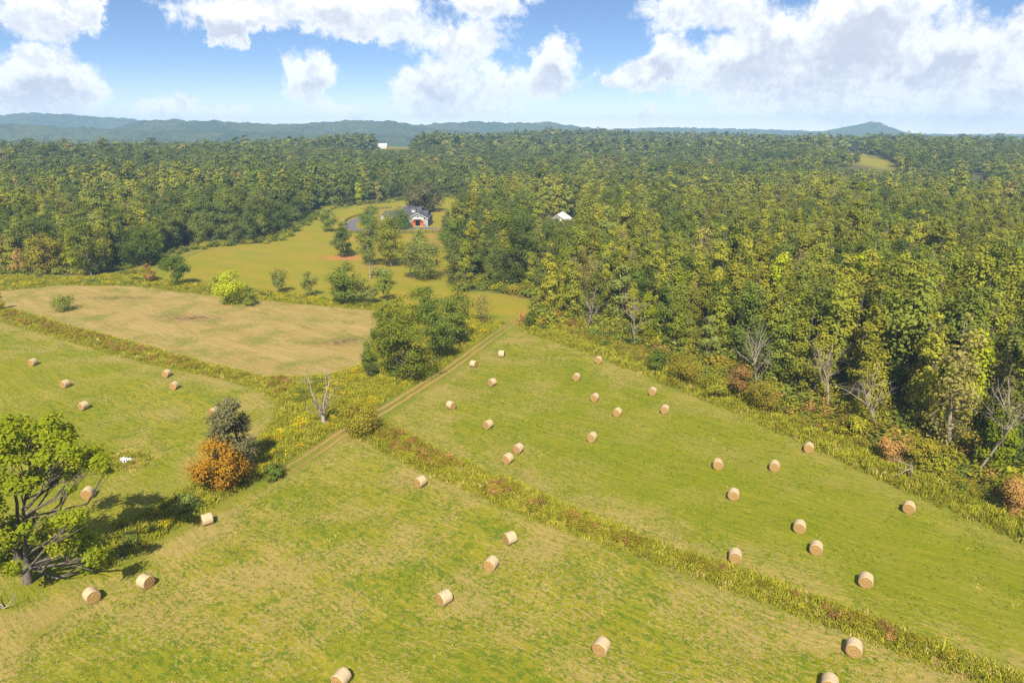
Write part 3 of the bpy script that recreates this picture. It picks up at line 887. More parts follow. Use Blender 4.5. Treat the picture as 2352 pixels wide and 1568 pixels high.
TREES = [
    # near ones
    ('olive_tree', 'round olive-brown tree with pale leaning stem at the track bend', 836, 996, 920, 98, 829, 'round', 'olive',
     dict(n_leaf=8000, leaf=.22, n_clump=28, clump=.34, base=.12, trunk=.20, gap=.18)),
    # clump beside the track
    ('tall_tree', 'broad yellow-green tree in the clump beside the track', 945, 868, 678, 172, 932, 'round', 'poplar', dict(n_leaf=10500, leaf=.36, n_clump=44, clump=.22, base=.06, trunk=.40, fork=2, interior=.2)),
    ('tall_tree', 'tall domed tree at the far end of the track-side clump', 1046, 792, 648, 100, 1042, 'round', 'mixed', dict(n_leaf=7000, leaf=.36, n_clump=34, clump=.30, base=.08, fork=2)),
    ('tall_tree', 'tree with pale forked trunk in the middle of the clump', 1006, 830, 700, 92, 1010, 'round', 'mixed', dict(n_leaf=4200, leaf=.36, n_clump=30, clump=.26, base=.26, fork=2)),
    ('tall_tree', 'rust-tinged tree on the stubble field edge of the clump', 880, 822, 700, 66, 884, 'round', 'mixed', dict(n_leaf=3200, leaf=.36, n_clump=24, clump=.28, base=.2)),
    ('dark_tree', 'dark green tree behind the yellow-green clump', 985, 748, 654, 92, 980, 'round', 'cedar', dict(n_leaf=3600, leaf=.38, n_clump=26, base=.15)),
    ('cedar_tree', 'dark conical cedar at the stubble field corner', 848, 842, 778, 42, 846, 'cone', 'cedar', dict(n_leaf=2600, leaf=.30, n_clump=24, clump=.42, base=.03)),
    ('shrub', 'dark rounded bush at the foot of the cedar', 851, 862, 832, 46, 852, 'round', 'oak', dict(SH, n_leaf=1500, leaf=.28)),
    ('shrub', 'low dark bush under the track-side clump', 905, 866, 848, 34, 905, 'round', 'mixed', dict(SH, n_leaf=900, leaf=.28)),
    ('bare_tree', 'hazy brown half-bare tree at the mouth of the meadow', 1107, 742, 672, 66, 1108, 'vase', 'thin', dict(n_leaf=2600, leaf=.24, n_clump=26, clump=.34, base=.1, fork=2, gap=.25, leafless=.1)),
    ('cedar_tree', 'small dark cedar at the meadow corner of the tall wood', 1220, 752, 714, 34, 1220, 'round', 'cedar', dict(n_leaf=1500, leaf=.34, n_clump=18, clump=.4, base=.06)),
    # along the green strip above the stubble
    ('round_tree', 'rounded dark green tree at the strip beside the path', 405, 656, 578, 74, 408, 'round', 'cedar', dict(n_leaf=4800, leaf=.40, base=.05)),
    ('small_tree', 'small rust-tinted tree beside the rounded dark tree', 343, 648, 606, 34, 342, 'round', 'rust', dict(n_leaf=1100, leaf=.36, base=.08, n_clump=16)),
    ('oak_tree', 'bright green oak on the upper edge of the stubble field', 533, 698, 622, 92, 533, 'round', 'bright', dict(n_leaf=5200, leaf=.38, base=.06)),
    ('shrub', 'olive bush under the bright green oak', 574, 702, 655, 40, 573, 'round', 'mixed', dict(SH, n_leaf=1500, leaf=.34)),
    ('shrub', 'brownish bush behind the bright green oak', 502, 672, 632, 32, 502, 'round', 'thin', dict(SH, n_leaf=1000, leaf=.34)),
    ('thin_tree', 'pale sage tree with forked crown above the green strip', 643, 673, 616, 62, 640, 'vase', 'sage', dict(n_leaf=1900, leaf=.36, n_clump=20, base=.24, gap=.1)),
    ('thin_tree', 'slim sage tree with low side shoots above the green strip', 714, 680, 622, 46, 712, 'round', 'sage', dict(n_leaf=1600, leaf=.36, n_clump=18, base=.14, gap=.1)),
    ('broad_tree', 'broad dense green tree on the green strip', 796, 698, 598, 92, 796, 'round', 'mixed', dict(n_leaf=6000, leaf=.42, n_clump=36, base=.02)),
    ('small_tree', 'light green small tree beside the broad dense tree', 845, 697, 640, 56, 845, 'round', 'sage', dict(n_leaf=2200, leaf=.40, base=.05)),
    ('small_tree', 'small round tree on the pasture end of the green strip', 887, 690, 632, 42, 884, 'round', 'mixed', dict(n_leaf=1700, leaf=.40, base=.25)),
    ('crooked_tree', 'leaning tree with bent pale trunk in the pasture', 888, 655, 612, 58, 880, 'round', 'sage', dict(n_leaf=1500, leaf=.40, base=.35, n_clump=18)),
    # in the pasture
    ('dark_tree', 'dark round-headed tree on bare red clay in the pasture', 790, 590, 500, 60, 790, 'round', 'oak', dict(n_leaf=4400, leaf=.46, n_clump=28, base=.10, bark=BARKD)),
    ('slim_tree', 'slim tree with bare white trunk in the pasture', 849, 640, 520, 42, 848, 'column', 'sage', dict(n_leaf=2200, leaf=.42, base=.36, gap=.15, bark=BARKW)),
    ('tall_tree', 'tall bright green tree screening the barn', 899, 612, 478, 78, 898, 'column', 'poplar', dict(n_leaf=6000, leaf=.46, n_clump=40, base=.16)),
    ('slim_tree', 'slim sage tree with pale bare trunk beside the tall bright one', 943, 640, 556, 62, 942, 'round', 'sage', dict(n_leaf=2600, leaf=.42, base=.36)),
    ('broad_tree', 'wide grey-green tree with dark shadow in the pasture', 982, 640, 552, 100, 978, 'round', 'sage', dict(n_leaf=5400, leaf=.44, n_clump=30, base=.06)),
    ('slim_tree', 'narrow grey-green tree standing in front of the barn doors', 968, 612, 526, 62, 968, 'column', 'sage', dict(n_leaf=3400, leaf=.42, base=.2, gap=.1)),
    ('hazy_tree', 'feathery pale sage tree beside the tall bright tree', 856, 610, 506, 74, 852, 'round', 'sage', dict(n_leaf=4200, leaf=.42, base=.2, gap=.2)),
    ('leafy_tree', 'brown-green tree with bare lower branches at the grove edge', 1040, 600, 500, 80, 1040, 'round', 'mixed', dict(n_leaf=4600, leaf=.46, n_clump=34, base=.2, leafless=.1)),
    ('small_tree', 'small bare-topped sage tree at the grove edge', 1062, 655, 588, 60, 1062, 'vase', 'sage', dict(n_leaf=2200, leaf=.4, base=.15, leafless=.3)),
    # around the barn
    ('round_tree', 'round dark green tree on the lawn beside the drive', 756, 533, 480, 46, 757, 'round', 'cedar', dict(n_leaf=2200, leaf=.50, base=.06)),
    ('cone_tree', 'broad conical green tree inside the drive loop', 850, 528, 470, 60, 851, 'round', 'cedar', dict(n_leaf=4200, leaf=.52, n_clump=36, base=.02)),
    ('cone_tree', 'pointed green cedar covering the corner of the barn', 920, 524, 468, 70, 920, 'cone', 'cedar', dict(n_leaf=4200, leaf=.52, n_clump=36, base=.02)),
    ('tall_tree', 'yellow-green tree between the two conical trees', 890, 548, 490, 74, 888, 'round', 'poplar', dict(n_leaf=4200, leaf=.46, base=.05)),
    ('oak_tree', 'huge dark brown-green oak spreading behind the barn', 966, 488, 420, 106, 966, 'round', 'grey', dict(n_leaf=8500, leaf=.95, n_clump=44, clump=.26, base=.08, bark=BARKD)),
    ('shrub', 'low spiky bush alone in the stubble field', 148, 714, 682, 62, 147, 'round', 'mixed', dict(SH, n_leaf=1700, leaf=.32, gap=.25)),
    ('shrub', 'brown bush at the ditch end of the stubble field', 0, 712, 668, 30, 0, 'round', 'olive', dict(SH, n_leaf=1000, leaf=.32)),
    # singular trees of the wood beyond the stubble
    ('yellow_tree', 'tall golden-green tree standing out at the edge of the western wood', 213, 634, 500, 92, 213, 'round', 'poplar', dict(n_leaf=6500, leaf=.46, n_clump=44, base=.08, clump=.24)),
    ('olive_tree', 'broad olive-yellow tree left of the golden-green one', 106, 628, 528, 96, 108, 'round', 'olive', dict(n_leaf=6000, leaf=.46, n_clump=40, base=.05, clump=.25)),
    ('grey_tree', 'wide grey-green tree beside the narrow dirt path', 330, 610, 516, 100, 332, 'round', 'cedar', dict(n_leaf=6500, leaf=.48, n_clump=44, base=.04, clump=.25)),
    ('shrub', 'brown hazy bush under the western wood', 52, 625, 570, 60, 52, 'round', 'rust', dict(SH, n_leaf=2600, leaf=.36, gap=.2)),
    # bushes along the tall wood
    ('shrub', 'dark evergreen bush in the strip before the tall wood', 1512, 852, 800, 56, 1511, 'round', 'cedar', dict(SH, n_leaf=2200, leaf=.32)),
    ('shrub', 'wide brown hazy bush beside the dark evergreen bush', 1568, 882, 815, 92, 1568, 'round', 'olive', dict(SH, n_leaf=4600, leaf=.24, gap=.2, n_clump=22)),
    ('shrub', 'tall brown bush with bare stems near the tall wood', 1698, 916, 832, 70, 1698, 'vase', 'rust', dict(SH, n_leaf=3200, leaf=.24, gap=.25)),
    ('shrub', 'low rusty bush spreading beside the tall brown bush', 1752, 945, 872, 90, 1756, 'round', 'olive', dict(SH, n_leaf=3600, leaf=.24, gap=.2)),
    ('shrub', 'yellow-green bush between the two brown bushes', 1640, 908, 858, 84, 1640, 'round', 'lime', dict(SH, n_leaf=3000, leaf=.26)),
    ('shrub', 'tan feathery bush behind the fallen bare branch', 2050, 1062, 992, 80, 2052, 'vase', 'rust', dict(SH, n_leaf=3600, leaf=.22, gap=.2)),
    ('shrub', 'olive feathery bush above the fallen bare branch', 2112, 1076, 1002, 80, 2112, 'round', 'olive', dict(SH, n_leaf=4200, leaf=.22, gap=.2)),
    ('shrub', 'tall rust-brown bush at the wood end of the strip', 2322, 1178, 1088, 84, 2322, 'vase', 'rust', dict(SH, n_leaf=4200, leaf=.20, gap=.2)),
    ('shrub', 'leafy green bush with yellow tips below the tall wood', 1960, 1010, 958, 78, 1960, 'round', 'lime', dict(SH, n_leaf=3000, leaf=.26)),
    ('shrub', 'dark bush beside the track verge grass', 835, 1145 - 40, 1088, 28, 835, 'round', 'oak', dict(SH, n_leaf=800, leaf=.2)),
    ('shrub', 'broad green bush beside the grey-green tree', 628, 1098, 1062, 60, 628, 'round', 'mixed', dict(SH, n_leaf=2400, leaf=.22)),
    ('shrub', 'tangled green bush on the verge near the amber tree', 428, 1172, 1132, 66, 428, 'round', 'sage', dict(SH, n_leaf=2400, leaf=.2, gap=.2)),
]
TREES = [t for t in TREES if t[1] != 'dark bush beside the track verge grass']
for sp in TREES:
    field_tree(sp)
# two crowns measured as ovals on the photograph (centre x, y, half width, half height)
def oval_tree(nm, label, bx, by, ox, oy, rx, ry, leafk, nc, rp, seed, **kw):
    x0_, y0_ = P(bx, by)
    r_ = np.random.default_rng(seed)
    cl = []
    while len(cl) < nc:
        q = r_.uniform(-1, 1, 3)
        if np.linalg.norm(q) > 1 or (np.linalg.norm(q) < .45 and r_.random() < .6):
            continue
        dep_ = depth_of(y0_, 4)
        off_ = q[1] * rx / F * dep_
        zc = top_z(y0_ + off_, oy - q[2] * ry)
        cl.append(((ox + q[0] * rx * (1 - .18 * q[2]) - bx) / F * dep_, off_, max(zc, .5), rp * r_.uniform(.7, 1.3) / F * dep_))
    t_ = build_tree(np.random.default_rng(seed + 1), top_z(y0_, oy - ry), 2 * rx / F * dep_, clumps=cl, base=0.0, **kw)
    return tree_thing(nm, label, 'tree', (x0_, y0_, 0), wood_mesh(t_, BARK), crown_mesh(t_, L[leafk]))
oval_tree('grey_tree', 'tall dull grey-green tree behind the amber tree', 552, 1092, 544, 1000, 46, 88, 'grey', 80, 15, 71, n_leaf=13000, leaf=.27, trunk=.22, leafless=.03, gap=.2)
oval_tree('amber_tree', 'bushy amber and orange autumn tree beside the track', 508, 1128, 511, 1066, 64, 56, 'amber', 84, 12.5, 73, n_leaf=6000, leaf=.28, trunk=.14, fork=3, gap=.35)
# the large spreading tree: leaf masses placed where the photograph shows them, spread in depth round the trunk
tx, ty_ = P(64, 1338)
SPREAD = [(120, 962, 15), (85, 984, 15), (128, 1000, 24), (155, 988, 14), (168, 1004, 11), (20, 972, 20), (14, 1004, 22), (58, 976, 18), (8, 1042, 22), (42, 1048, 17), (104, 1048, 19),
          (84, 1028, 17), (58, 1010, 20), (150, 1030, 14), (162, 1034, 19), (190, 1044, 17), (216, 1036, 14), (232, 1060, 17), (246, 1078, 9), (170, 1062, 16), (208, 1064, 15),
          (90, 1066, 15), (80, 1096, 17), (30, 1108, 19), (58, 1114, 16), (132, 1082, 12), (168, 1086, 14), (186, 1094, 10), (164, 1120, 8), (122, 1104, 11),
          (30, 1214, 24), (8, 1240, 24), (52, 1250, 21), (24, 1282, 22), (150, 1190, 18), (182, 1182, 15), (172, 1220, 22), (130, 1222, 21), (108, 1202, 13), (202, 1234, 14),
          (140, 1252, 21), (190, 1256, 15), (220, 1276, 19), (240, 1286, 12), (206, 1302, 13), (90, 1232, 14), (72, 1190, 12), (60, 1212, 13), (100, 1262, 14), (30, 1306, 16),
          (-40, 1100, 34), (-62, 1200, 40), (-30, 1010, 26), (-60, 1288, 26), (-90, 1120, 36), (-100, 1230, 36), (-20, 1160, 20)]
r_ = np.random.default_rng(404)
cl = []
for (cx_, cy_, rp_) in SPREAD:
    off_ = r_.uniform(-4.0, 4.0)
    dy_ = ty_ + off_
    zc = top_z(dy_, cy_)
    dep_ = depth_of(dy_, zc)
    cl.append(((cx_ - PW / 2) / F * dep_ - tx, off_, zc, rp_ / F * dep_ * 1.30))
t_ = build_tree(np.random.default_rng(64), 20.6, 16, clumps=cl, n_leaf=27000, leaf=.34, trunk=.46, fork=3, sides=7, gap=.16, flat=.8, leafless=.04)
tree_thing('spreading_tree', 'large spreading tree with loose bright green leaves and grey limbs beside the track', 'tree', (tx, ty_, 0), wood_mesh(t_, BARK), crown_mesh(t_, L['bright']))

# ------------------------------------------------------------------ dead tree, bare limb, fallen branch
def branchy(rs, start, direc, length, r0, depth, paths, radii):
    n = 5
    p = [np.array(start, float)]
    d = np.array(direc, float)
    d /= np.linalg.norm(d)
    for i in range(n):
        d = d + rs.normal(0, .16, 3) + np.array([0, 0, .06])
        d /= np.linalg.norm(d)
        p.append(p[-1] + d * length / n)
    paths.append(np.array(p))
    radii.append(r0 * np.linspace(1, .28, n + 1))
    if depth > 0:
        for k in range(rs.integers(2, 5)):
            i = rs.integers(1, n)
            dd = d + rs.normal(0, .75, 3)
            branchy(rs, p[i], dd, length * rs.uniform(.35, .62), r0 * .5 * (1 - .1 * i), depth - 1, paths, radii)
def bare_mesh(seed, limbs, trunk):
    rs = np.random.default_rng(seed)
    paths, radii = [], []
    for (d, ln, r0, dp, z) in limbs:
        branchy(rs, (0, 0, z), d, ln, r0, dp, paths, radii)
    tv, tq = tube_np([np.array([(0, 0, -.2), (0, 0, .6), (.03, 0, 1.4), (.06, .02, trunk)])], [[.55, .38, .33, .28]], 8)
    bv, bq = tube_np(paths, radii, 5)
    return mesh_np('trunk', tv, [tq], [BARKW], smooth=True), mesh_np('branches', bv, [bq], [BARKW], smooth=True)
dx, dy = P(743, 972)
wm, bm_ = bare_mesh(5, [((-.25, 0, 1), 7.8, .20, 3, 1.5), ((.05, .1, 1), 7.2, .22, 3, 1.6), ((.35, 0, 1), 5.4, .17, 3, 1.5), ((-.9, -.1, .75), 4.0, .13, 2, 1.3), ((.7, .3, .9), 4.4, .14, 3, 1.5), ((.2, -.5, .9), 4.2, .12, 3, 1.4), ((-.45, .3, .9), 4.6, .13, 2, 1.5)], 1.8)
e = empty('dead_tree', (dx, dy, 0))
tag(e, 'bare bleached dead tree standing in tall weeds at the track bend', 'tree')
link('trunk', wm, e)
link('branch', bm_, e)
dx, dy = P(850, 985)
rs = np.random.default_rng(3)
paths, radii = [], []
branchy(rs, (0, 0, .4), (.55, .1, 1), 5.2, .10, 2, paths, radii)
v_, q_ = tube_np(paths, radii, 5)
tag(link('dead_limb', mesh_np('dead_limb', v_, [q_], [BARKW], smooth=True), None, (dx, dy, 0)), 'bare white limb sticking up beside the olive-brown tree', 'limb')
dx, dy = P(2092, 1098)
rs = np.random.default_rng(8)
paths, radii = [], []
branchy(rs, (0, 0, 0), (.05, 0, 1), 2.6, .16, 1, paths, radii)
branchy(rs, (0, 0, 1.6), (-1, -.3, -.35), 3.6, .11, 1, paths, radii)
branchy(rs, (0, 0, 1.9), (-1, .3, .25), 3.0, .08, 2, paths, radii)
v_, q_ = tube_np(paths, radii, 5)
tag(link('broken_snag', mesh_np('broken_snag', v_, [q_], [BARKW], smooth=True), None, (dx, dy, 0)), 'broken bare snag with drooping pale branch below the tall wood', 'snag')
dx, dy = P(10, 1398)
rs = np.random.default_rng(18)
paths, radii = [], []
for a in range(3):
    branchy(rs, (0, 0, .1), (math.cos(a * 2.1) * .8, math.sin(a * 2.1) * .5, .35), 2.6, .07, 2, paths, radii)
v_, q_ = tube_np(paths, radii, 5)
tag(link('fallen_branch', mesh_np('fallen_branch', v_, [q_], [BARKW], smooth=True), None, (dx, dy, 0)), 'pale fallen branch lying under the large spreading tree', 'branch')

# bare pale trees showing at the front of the tall wood
for k_, (bx, by, hh_, lab) in enumerate([(1735, 912, 15, 'bare pale tree above the low rusty bush'), (1900, 955, 17, 'bare pale tree with spreading top near the yellow-tipped bush'), (2010, 1008, 16, 'bare leaning pale tree behind the tan feathery bush'),
                                        (1460, 800, 14, 'bare grey tree behind the dark evergreen bush'), (2235, 1100, 17, 'bare grey tree near the tall rust-brown bush'), (1345, 768, 13, 'bare brown tree close to the corner cedar')]):
    rs = np.random.default_rng(500 + k_)
    paths, radii = [], []
    nl_ = np.array([rs.normal(0, .08), rs.normal(0, .08), 1])
    branchy(rs, (0, 0, 0), nl_, hh_ * .6, .22, 0, paths, radii)
    tv_, tq_ = tube_np(paths, radii, 6)
    tip = paths[0]
    paths, radii = [], []
    for q_ in range(9):
        i_ = rs.integers(2, 6)
        branchy(rs, tip[i_], (rs.normal(0, .6), rs.normal(0, .6), 1), hh_ * rs.uniform(.3, .5), .10, 2, paths, radii)
    bv_, bq_ = tube_np(paths, radii, 4)
    xx_, yy_ = P(bx, by)
    e = empty('bare_tree', (xx_, yy_, 0))
    tag(e, lab, 'tree')
    link('trunk', mesh_np('trunk', tv_, [tq_], [BARKW], smooth=True), e)
    link('branch', mesh_np('branch', bv_, [bq_], [BARKW], smooth=True), e)

# ------------------------------------------------------------------ the woods
PROTO = []      # (kind, trunk mesh, crown mesh, joined mesh, low mesh, lowest mesh, height)
def proto(kind, H, Wd, shape, leafk, seed, bark=BARK, **kw):
    t = build_tree(np.random.default_rng(seed), H, Wd, kind=shape, **dict(dict(n_leaf=4200, leaf=.50, n_clump=38, clump=.30, base=.07), **kw))
    lo = build_tree(np.random.default_rng(seed), H, Wd, kind=shape, **dict(dict(n_clump=26, clump=.32, base=.06), **{**kw, 'n_leaf': 1000, 'leaf': 1.0, 'limbs': 0, 'sides': 4}))
    lw = build_tree(np.random.default_rng(seed), H, Wd, kind=shape, **dict(dict(clump=.34, base=.06), **{**kw, 'n_clump': 16, 'n_leaf': 300, 'leaf': 1.9, 'limbs': 0, 'sides': 3}))
    PROTO.append(dict(kind=kind, wm=wood_mesh(t, bark), cm=crown_mesh(t, L[leafk]), j=joined_mesh(t, bark, L[leafk]), lo=joined_mesh(lo, bark, L[leafk]), lw=joined_mesh(lw, bark, L[leafk]), H=H, W=Wd))
proto('poplar', 21, 7.8, 'column', 'poplar', 101)
proto('poplar', 23, 8.4, 'column', 'poplar', 102, fork=2)
proto('poplar', 19, 7.2, 'column', 'poplar', 103, clump=.36)
proto('mixed', 20, 9.8, 'round', 'mixed', 104)
proto('mixed', 21, 9.0, 'column', 'mixed', 105, fork=2)
proto('mixed', 17, 9.0, 'vase', 'mixed', 106, base=.05)
proto('oak', 19, 12.0, 'round', 'oak', 107, n_leaf=5200, n_clump=46, bark=BARKD)
proto('oak', 16, 10.6, 'round', 'oak', 108, n_leaf=4600, n_clump=40, bark=BARKD)
proto('thin', 19, 7.6, 'column', 'thin', 109, n_leaf=2400, leaf=.40, leafless=.15, gap=.2, bark=BARKW)
proto('thin', 18, 8.0, 'vase', 'thin', 110, n_leaf=2400, leaf=.40, leafless=.15, gap=.2, bark=BARKW)
proto('bright', 20, 8.6, 'column', 'bright', 111, n_leaf=4200)
proto('pale', 18, 9.0, 'round', 'sage', 112)
KI = {'poplar': [0, 1, 2], 'mixed': [3, 4, 5], 'oak': [6, 7], 'thin': [8, 9], 'bright': [10], 'pale': [11]}
# white-roofed house and other clearings in the woods
HOUSE = PT(1280, 522)
clear = []
def grid_pts(y0, y1, step, seed):
    r = np.random.default_rng(seed)
    ys_ = np.arange(y0, y1, step)
    out = []
    for y in ys_:
        half = .80 * (y + 60) + 20
        xsr = np.arange(-half, half, step)
        out.append(np.stack([xsr + r.uniform(-.42, .42, len(xsr)) * step, y + r.uniform(-.42, .42, len(xsr)) * step], -1))
    return np.concatenate(out)
pts = np.concatenate([grid_pts(60, 330, 6.5, 1), grid_pts(330, 560, 8.2, 2), grid_pts(560, 900, 10.5, 3), grid_pts(900, 1600, 13, 4), grid_pts(1600, 2250, 15, 5)])
o_ = sd(OPEN, pts[:, 0], pts[:, 1])
o_ = o_ + (vnoise(pts[:, 0], pts[:, 1], 16, 51) - .42) * 9 * (pts[:, 1] > 150)
ok = o_ < -2.2
for ff_ in (far_field, far_field2, far_field3):
    ok &= sd(ff_, pts[:, 0], pts[:, 1]) < -3
hx, hy = HOUSE
ok &= ~((np.abs(pts[:, 0] - hx) < 11) & (pts[:, 1] > hy - 20) & (pts[:, 1] < hy + 26))
pts, o_ = pts[ok], o_[ok]
n = len(pts)
rs = np.random.default_rng(77)
px_az = PW / 2 + F * pts[:, 0] / (pts[:, 1] * CP + 14)
nz = vnoise(pts[:, 0], pts[:, 1], 75, 9) * .55 + vnoise(pts[:, 0], pts[:, 1], 24, 10) * .45
u = rs.random(n)
kind = np.full(n, 'mixed', dtype=object)
right = px_az > 1180
pop = np.where(right, .62, np.where(px_az < 420, .46, .30)) + (nz - .5) * 1.5 - np.clip((pts[:, 1] - 430) / 400, 0, .8)
oakp = np.where(right, .14, .24) + (.5 - nz) * 1.2 + np.clip((pts[:, 1] - 430) / 500, 0, .5)
oakp = np.clip(oakp, .05, .85)
kind[u < np.clip(pop, 0, .85)] = 'poplar'
kind[(u >= np.clip(pop, 0, .85)) & (rs.random(n) < oakp)] = 'oak'
kind[rs.random(n) < np.where(right & (pts[:, 1] < 300), .10, .03)] = 'thin'
kind[(rs.random(n) < .05) & (pts[:, 1] < 480)] = 'bright'
kind[rs.random(n) < .05] = 'pale'
# the dark block of trees on the pasture side of the western wood
dk1 = (px_az > 430) & (px_az < 760) & (o_ > -26) & (pts[:, 1] < 420)
kind[dk1 & (rs.random(n) < .85)] = 'oak'
mid_blk = (px_az > 1030) & (px_az < 1330) & (pts[:, 1] > 190) & (pts[:, 1] < 345)
kind[mid_blk & (rs.random(n) < .6)] = 'oak'
sc = rs.uniform(.72, 1.12, n) * (.84 + .34 * vnoise(pts[:, 0], pts[:, 1], 38, 40)) * np.where(rs.random(n) < .07, 1.18, 1.0)
sc *= np.where(o_ > -9, rs.uniform(.70, 1.0, n), 1.0)
sc *= np.where(pts[:, 1] > 900, 1.1, 1.0)
zz = T(pts[:, 0], pts[:, 1])
pick = np.array([rs.choice(KI[k]) for k in kind])
Hs = np.array([p_['H'] for p_ in PROTO])[pick] * sc
Ws = np.array([p_['W'] for p_ in PROTO])[pick] * sc
def pix_y(y, z):
    return PH / 2 - F * (y * SP + (z - CAMZ) * CP) / (y * CP - (z - CAMZ) * SP)
def keep_view(x0, x1, ybot, ymax, floor=.42):
    """woods in front of a clearing are kept low enough not to stand in the way"""
    half = Ws / 2 / (pts[:, 1] * CP + 14) * F
    hit = (px_az + half > x0) & (px_az - half < x1) & (pts[:, 1] < ymax)
    want = np.array([top_z(y, ybot) for y in pts[:, 1]]) - zz
    f_ = np.where(hit & (want < Hs), want / Hs, 1.0)
    return f_
fcut = np.ones(n)
for (x0, x1, yb, ym) in [(1258, 1300, 497, hy - 4), (1885, 1925, 374, far_field[:, 1].min() + 12), (1925, 2010, 384, far_field[:, 1].min() + 12), (2010, 2050, 388, far_field[:, 1].min() + 12), (2228, 2246, 412, far_field3[:, 1].min()), (815, 940, 342, far_field2[:, 1].min())]:
    fcut = np.minimum(fcut, keep_view(x0, x1, yb, ym))
fcut = np.where(fcut < 1, fcut * rs.uniform(.86, 1.0, n), 1)
sc *= fcut
alive = fcut > .34
rot = rs.uniform(0, 6.28, n)
# the trees that show largest are things of their own
dist = np.hypot(pts[:, 0], pts[:, 1])
inview = (px_az > -60) & (px_az < PW + 60)
order = np.argsort(np.where(inview & alive, dist, 1e9))
IND = set(order[:255].tolist())
NAMES = {'poplar': 'poplar_tree', 'mixed': 'broadleaf_tree', 'oak': 'oak_tree', 'thin': 'thin_tree', 'bright': 'bright_tree', 'pale': 'pale_tree'}
LOOK = {'poplar': 'yellow-green pointed tree', 'mixed': 'mid-green leafy tree', 'oak': 'dark round-crowned tree', 'thin': 'half-bare tan tree', 'bright': 'vivid green tree', 'pale': 'pale grey-green tree'}
MARKS = [('the small corner cedar', 1220, 752), ('the dark evergreen bush', 1512, 852), ('the wide brown bush', 1568, 882), ('the yellow-green bush', 1640, 908), ('the tall brown bush', 1698, 916), ('the low rusty bush', 1752, 945),
         ('the yellow-tipped bush', 1960, 1010), ('the tan feathery bush', 2050, 1062), ('the broken snag', 2100, 1090), ('the tall rust-brown bush', 2322, 1178), ('the hazy half-bare tree', 1107, 742), ('the white-roofed house', 1280, 522),
         ('the rust-tinted small tree', 343, 648), ('the pasture path', 520, 565), ('the spiky field bush', 148, 690), ('the barn', 960, 500)]
MXY = np.array([P(a_, b_) for _, a_, b_ in MARKS])
def wood_label(i):
    m_ = MARKS[int(np.argmin(np.hypot(MXY[:, 0] - pts[i, 0], MXY[:, 1] - pts[i, 1])))][0]
    size = 'tall' if sc[i] > 1.02 else ('short' if sc[i] < .80 else 'middling')
    dp = -o_[i]
    row_ = 'front row' if dp < 8 else ('second row' if dp < 15 else ('third row' if dp < 22 else 'depths'))
    return '%s %s in the %s of the wood nearest %s' % (size, LOOK[kind[i]], row_, m_)
for i in sorted(IND):
    p_ = PROTO[pick[i]]
    lab = wood_label(i)
    s_ = sc[i]
    tree_thing(NAMES[kind[i]], lab, 'tree', (pts[i, 0], pts[i, 1], zz[i]), p_['wm'], p_['cm'], 'trees of the woods', rot[i], (s_ * .98, s_ * .98, s_))
rest = np.array([i for i in range(n) if i not in IND and alive[i]])
lod = np.where(pts[rest, 1] < 380, 0, np.where(pts[rest, 1] < 900, 1, 2))
protos = [p_['j'] for p_ in PROTO] + [p_['lo'] for p_ in PROTO] + [p_['lw'] for p_ in PROTO]
wfar = np.interp(pts[rest, 1], [300, 450, 700, 1000, 2000], [1.0, 1.1, 1.35, 1.6, 2.0])
scatter('forest', 'mixed green and yellowing woodland stretching to the horizon', 'forest',
        np.stack([pts[rest, 0], pts[rest, 1], zz[rest] - .1], -1), protos, pick[rest] + lod * len(PROTO),
        np.stack([sc[rest] * wfar, sc[rest] * wfar, sc[rest]], -1), rot[rest])

# ------------------------------------------------------------------ hay bales
def hay_material(name, side):
    m, nt, out = material(name)
    ob = nt.new('ShaderNodeTexCoord').outputs['Object']
    oi = nt.new('ShaderNodeObjectInfo').outputs['Random']
    if side:
        n1 = nt.noise(nt.vm('MULTIPLY', ob, (26, 3, 3)), 1, 4, .65)
        n2 = nt.noise(ob, 5, 4, .6)
        c = nt.mix(nt.ramp(n1, .35, .7), (.42, .315, .185), (.52, .42, .29))
        c = nt.mix(nt.ramp(n2, .55, .8, 0, .5), c, (.36, .25, .13))
    else:
        sx = nt.new('ShaderNodeSeparateXYZ')
        nt.put(sx.inputs[0], ob)
        rr = nt.m('SQRT', nt.m('ADD', nt.m('POWER', sx.outputs[1], 2), nt.m('POWER', sx.outputs[2], 2)))
        an = nt.m('ARCTAN2', sx.outputs[1], sx.outputs[2])
        sp_ = nt.m('SINE', nt.m('ADD', nt.m('MULTIPLY', rr, 52), nt.m('ADD', an, nt.m('MULTIPLY', nt.noise(ob, 6, 3), 5))))
        n1 = nt.noise(ob, 16, 4, .7)
        c = nt.mix(nt.ramp(sp_, -.8, .9), (.235, .130, .040), (.42, .275, .105))
        c = nt.mix(nt.ramp(n1, .5, .75, 0, .6), c, (.50, .36, .18))
        n2 = n1
    c = nt.mix(nt.m('MULTIPLY', oi, .25), c, nt.mix(1, c, (.85, .8, .72), 'MULTIPLY'))
    principled(nt, out, c, .9, .1, nt.bump(n1, .6, .03))
    return m
M_HAY, M_END = hay_material('hay_wrap', True), hay_material('hay_end', False)
BR, BL = .74, .62       # radius and half length
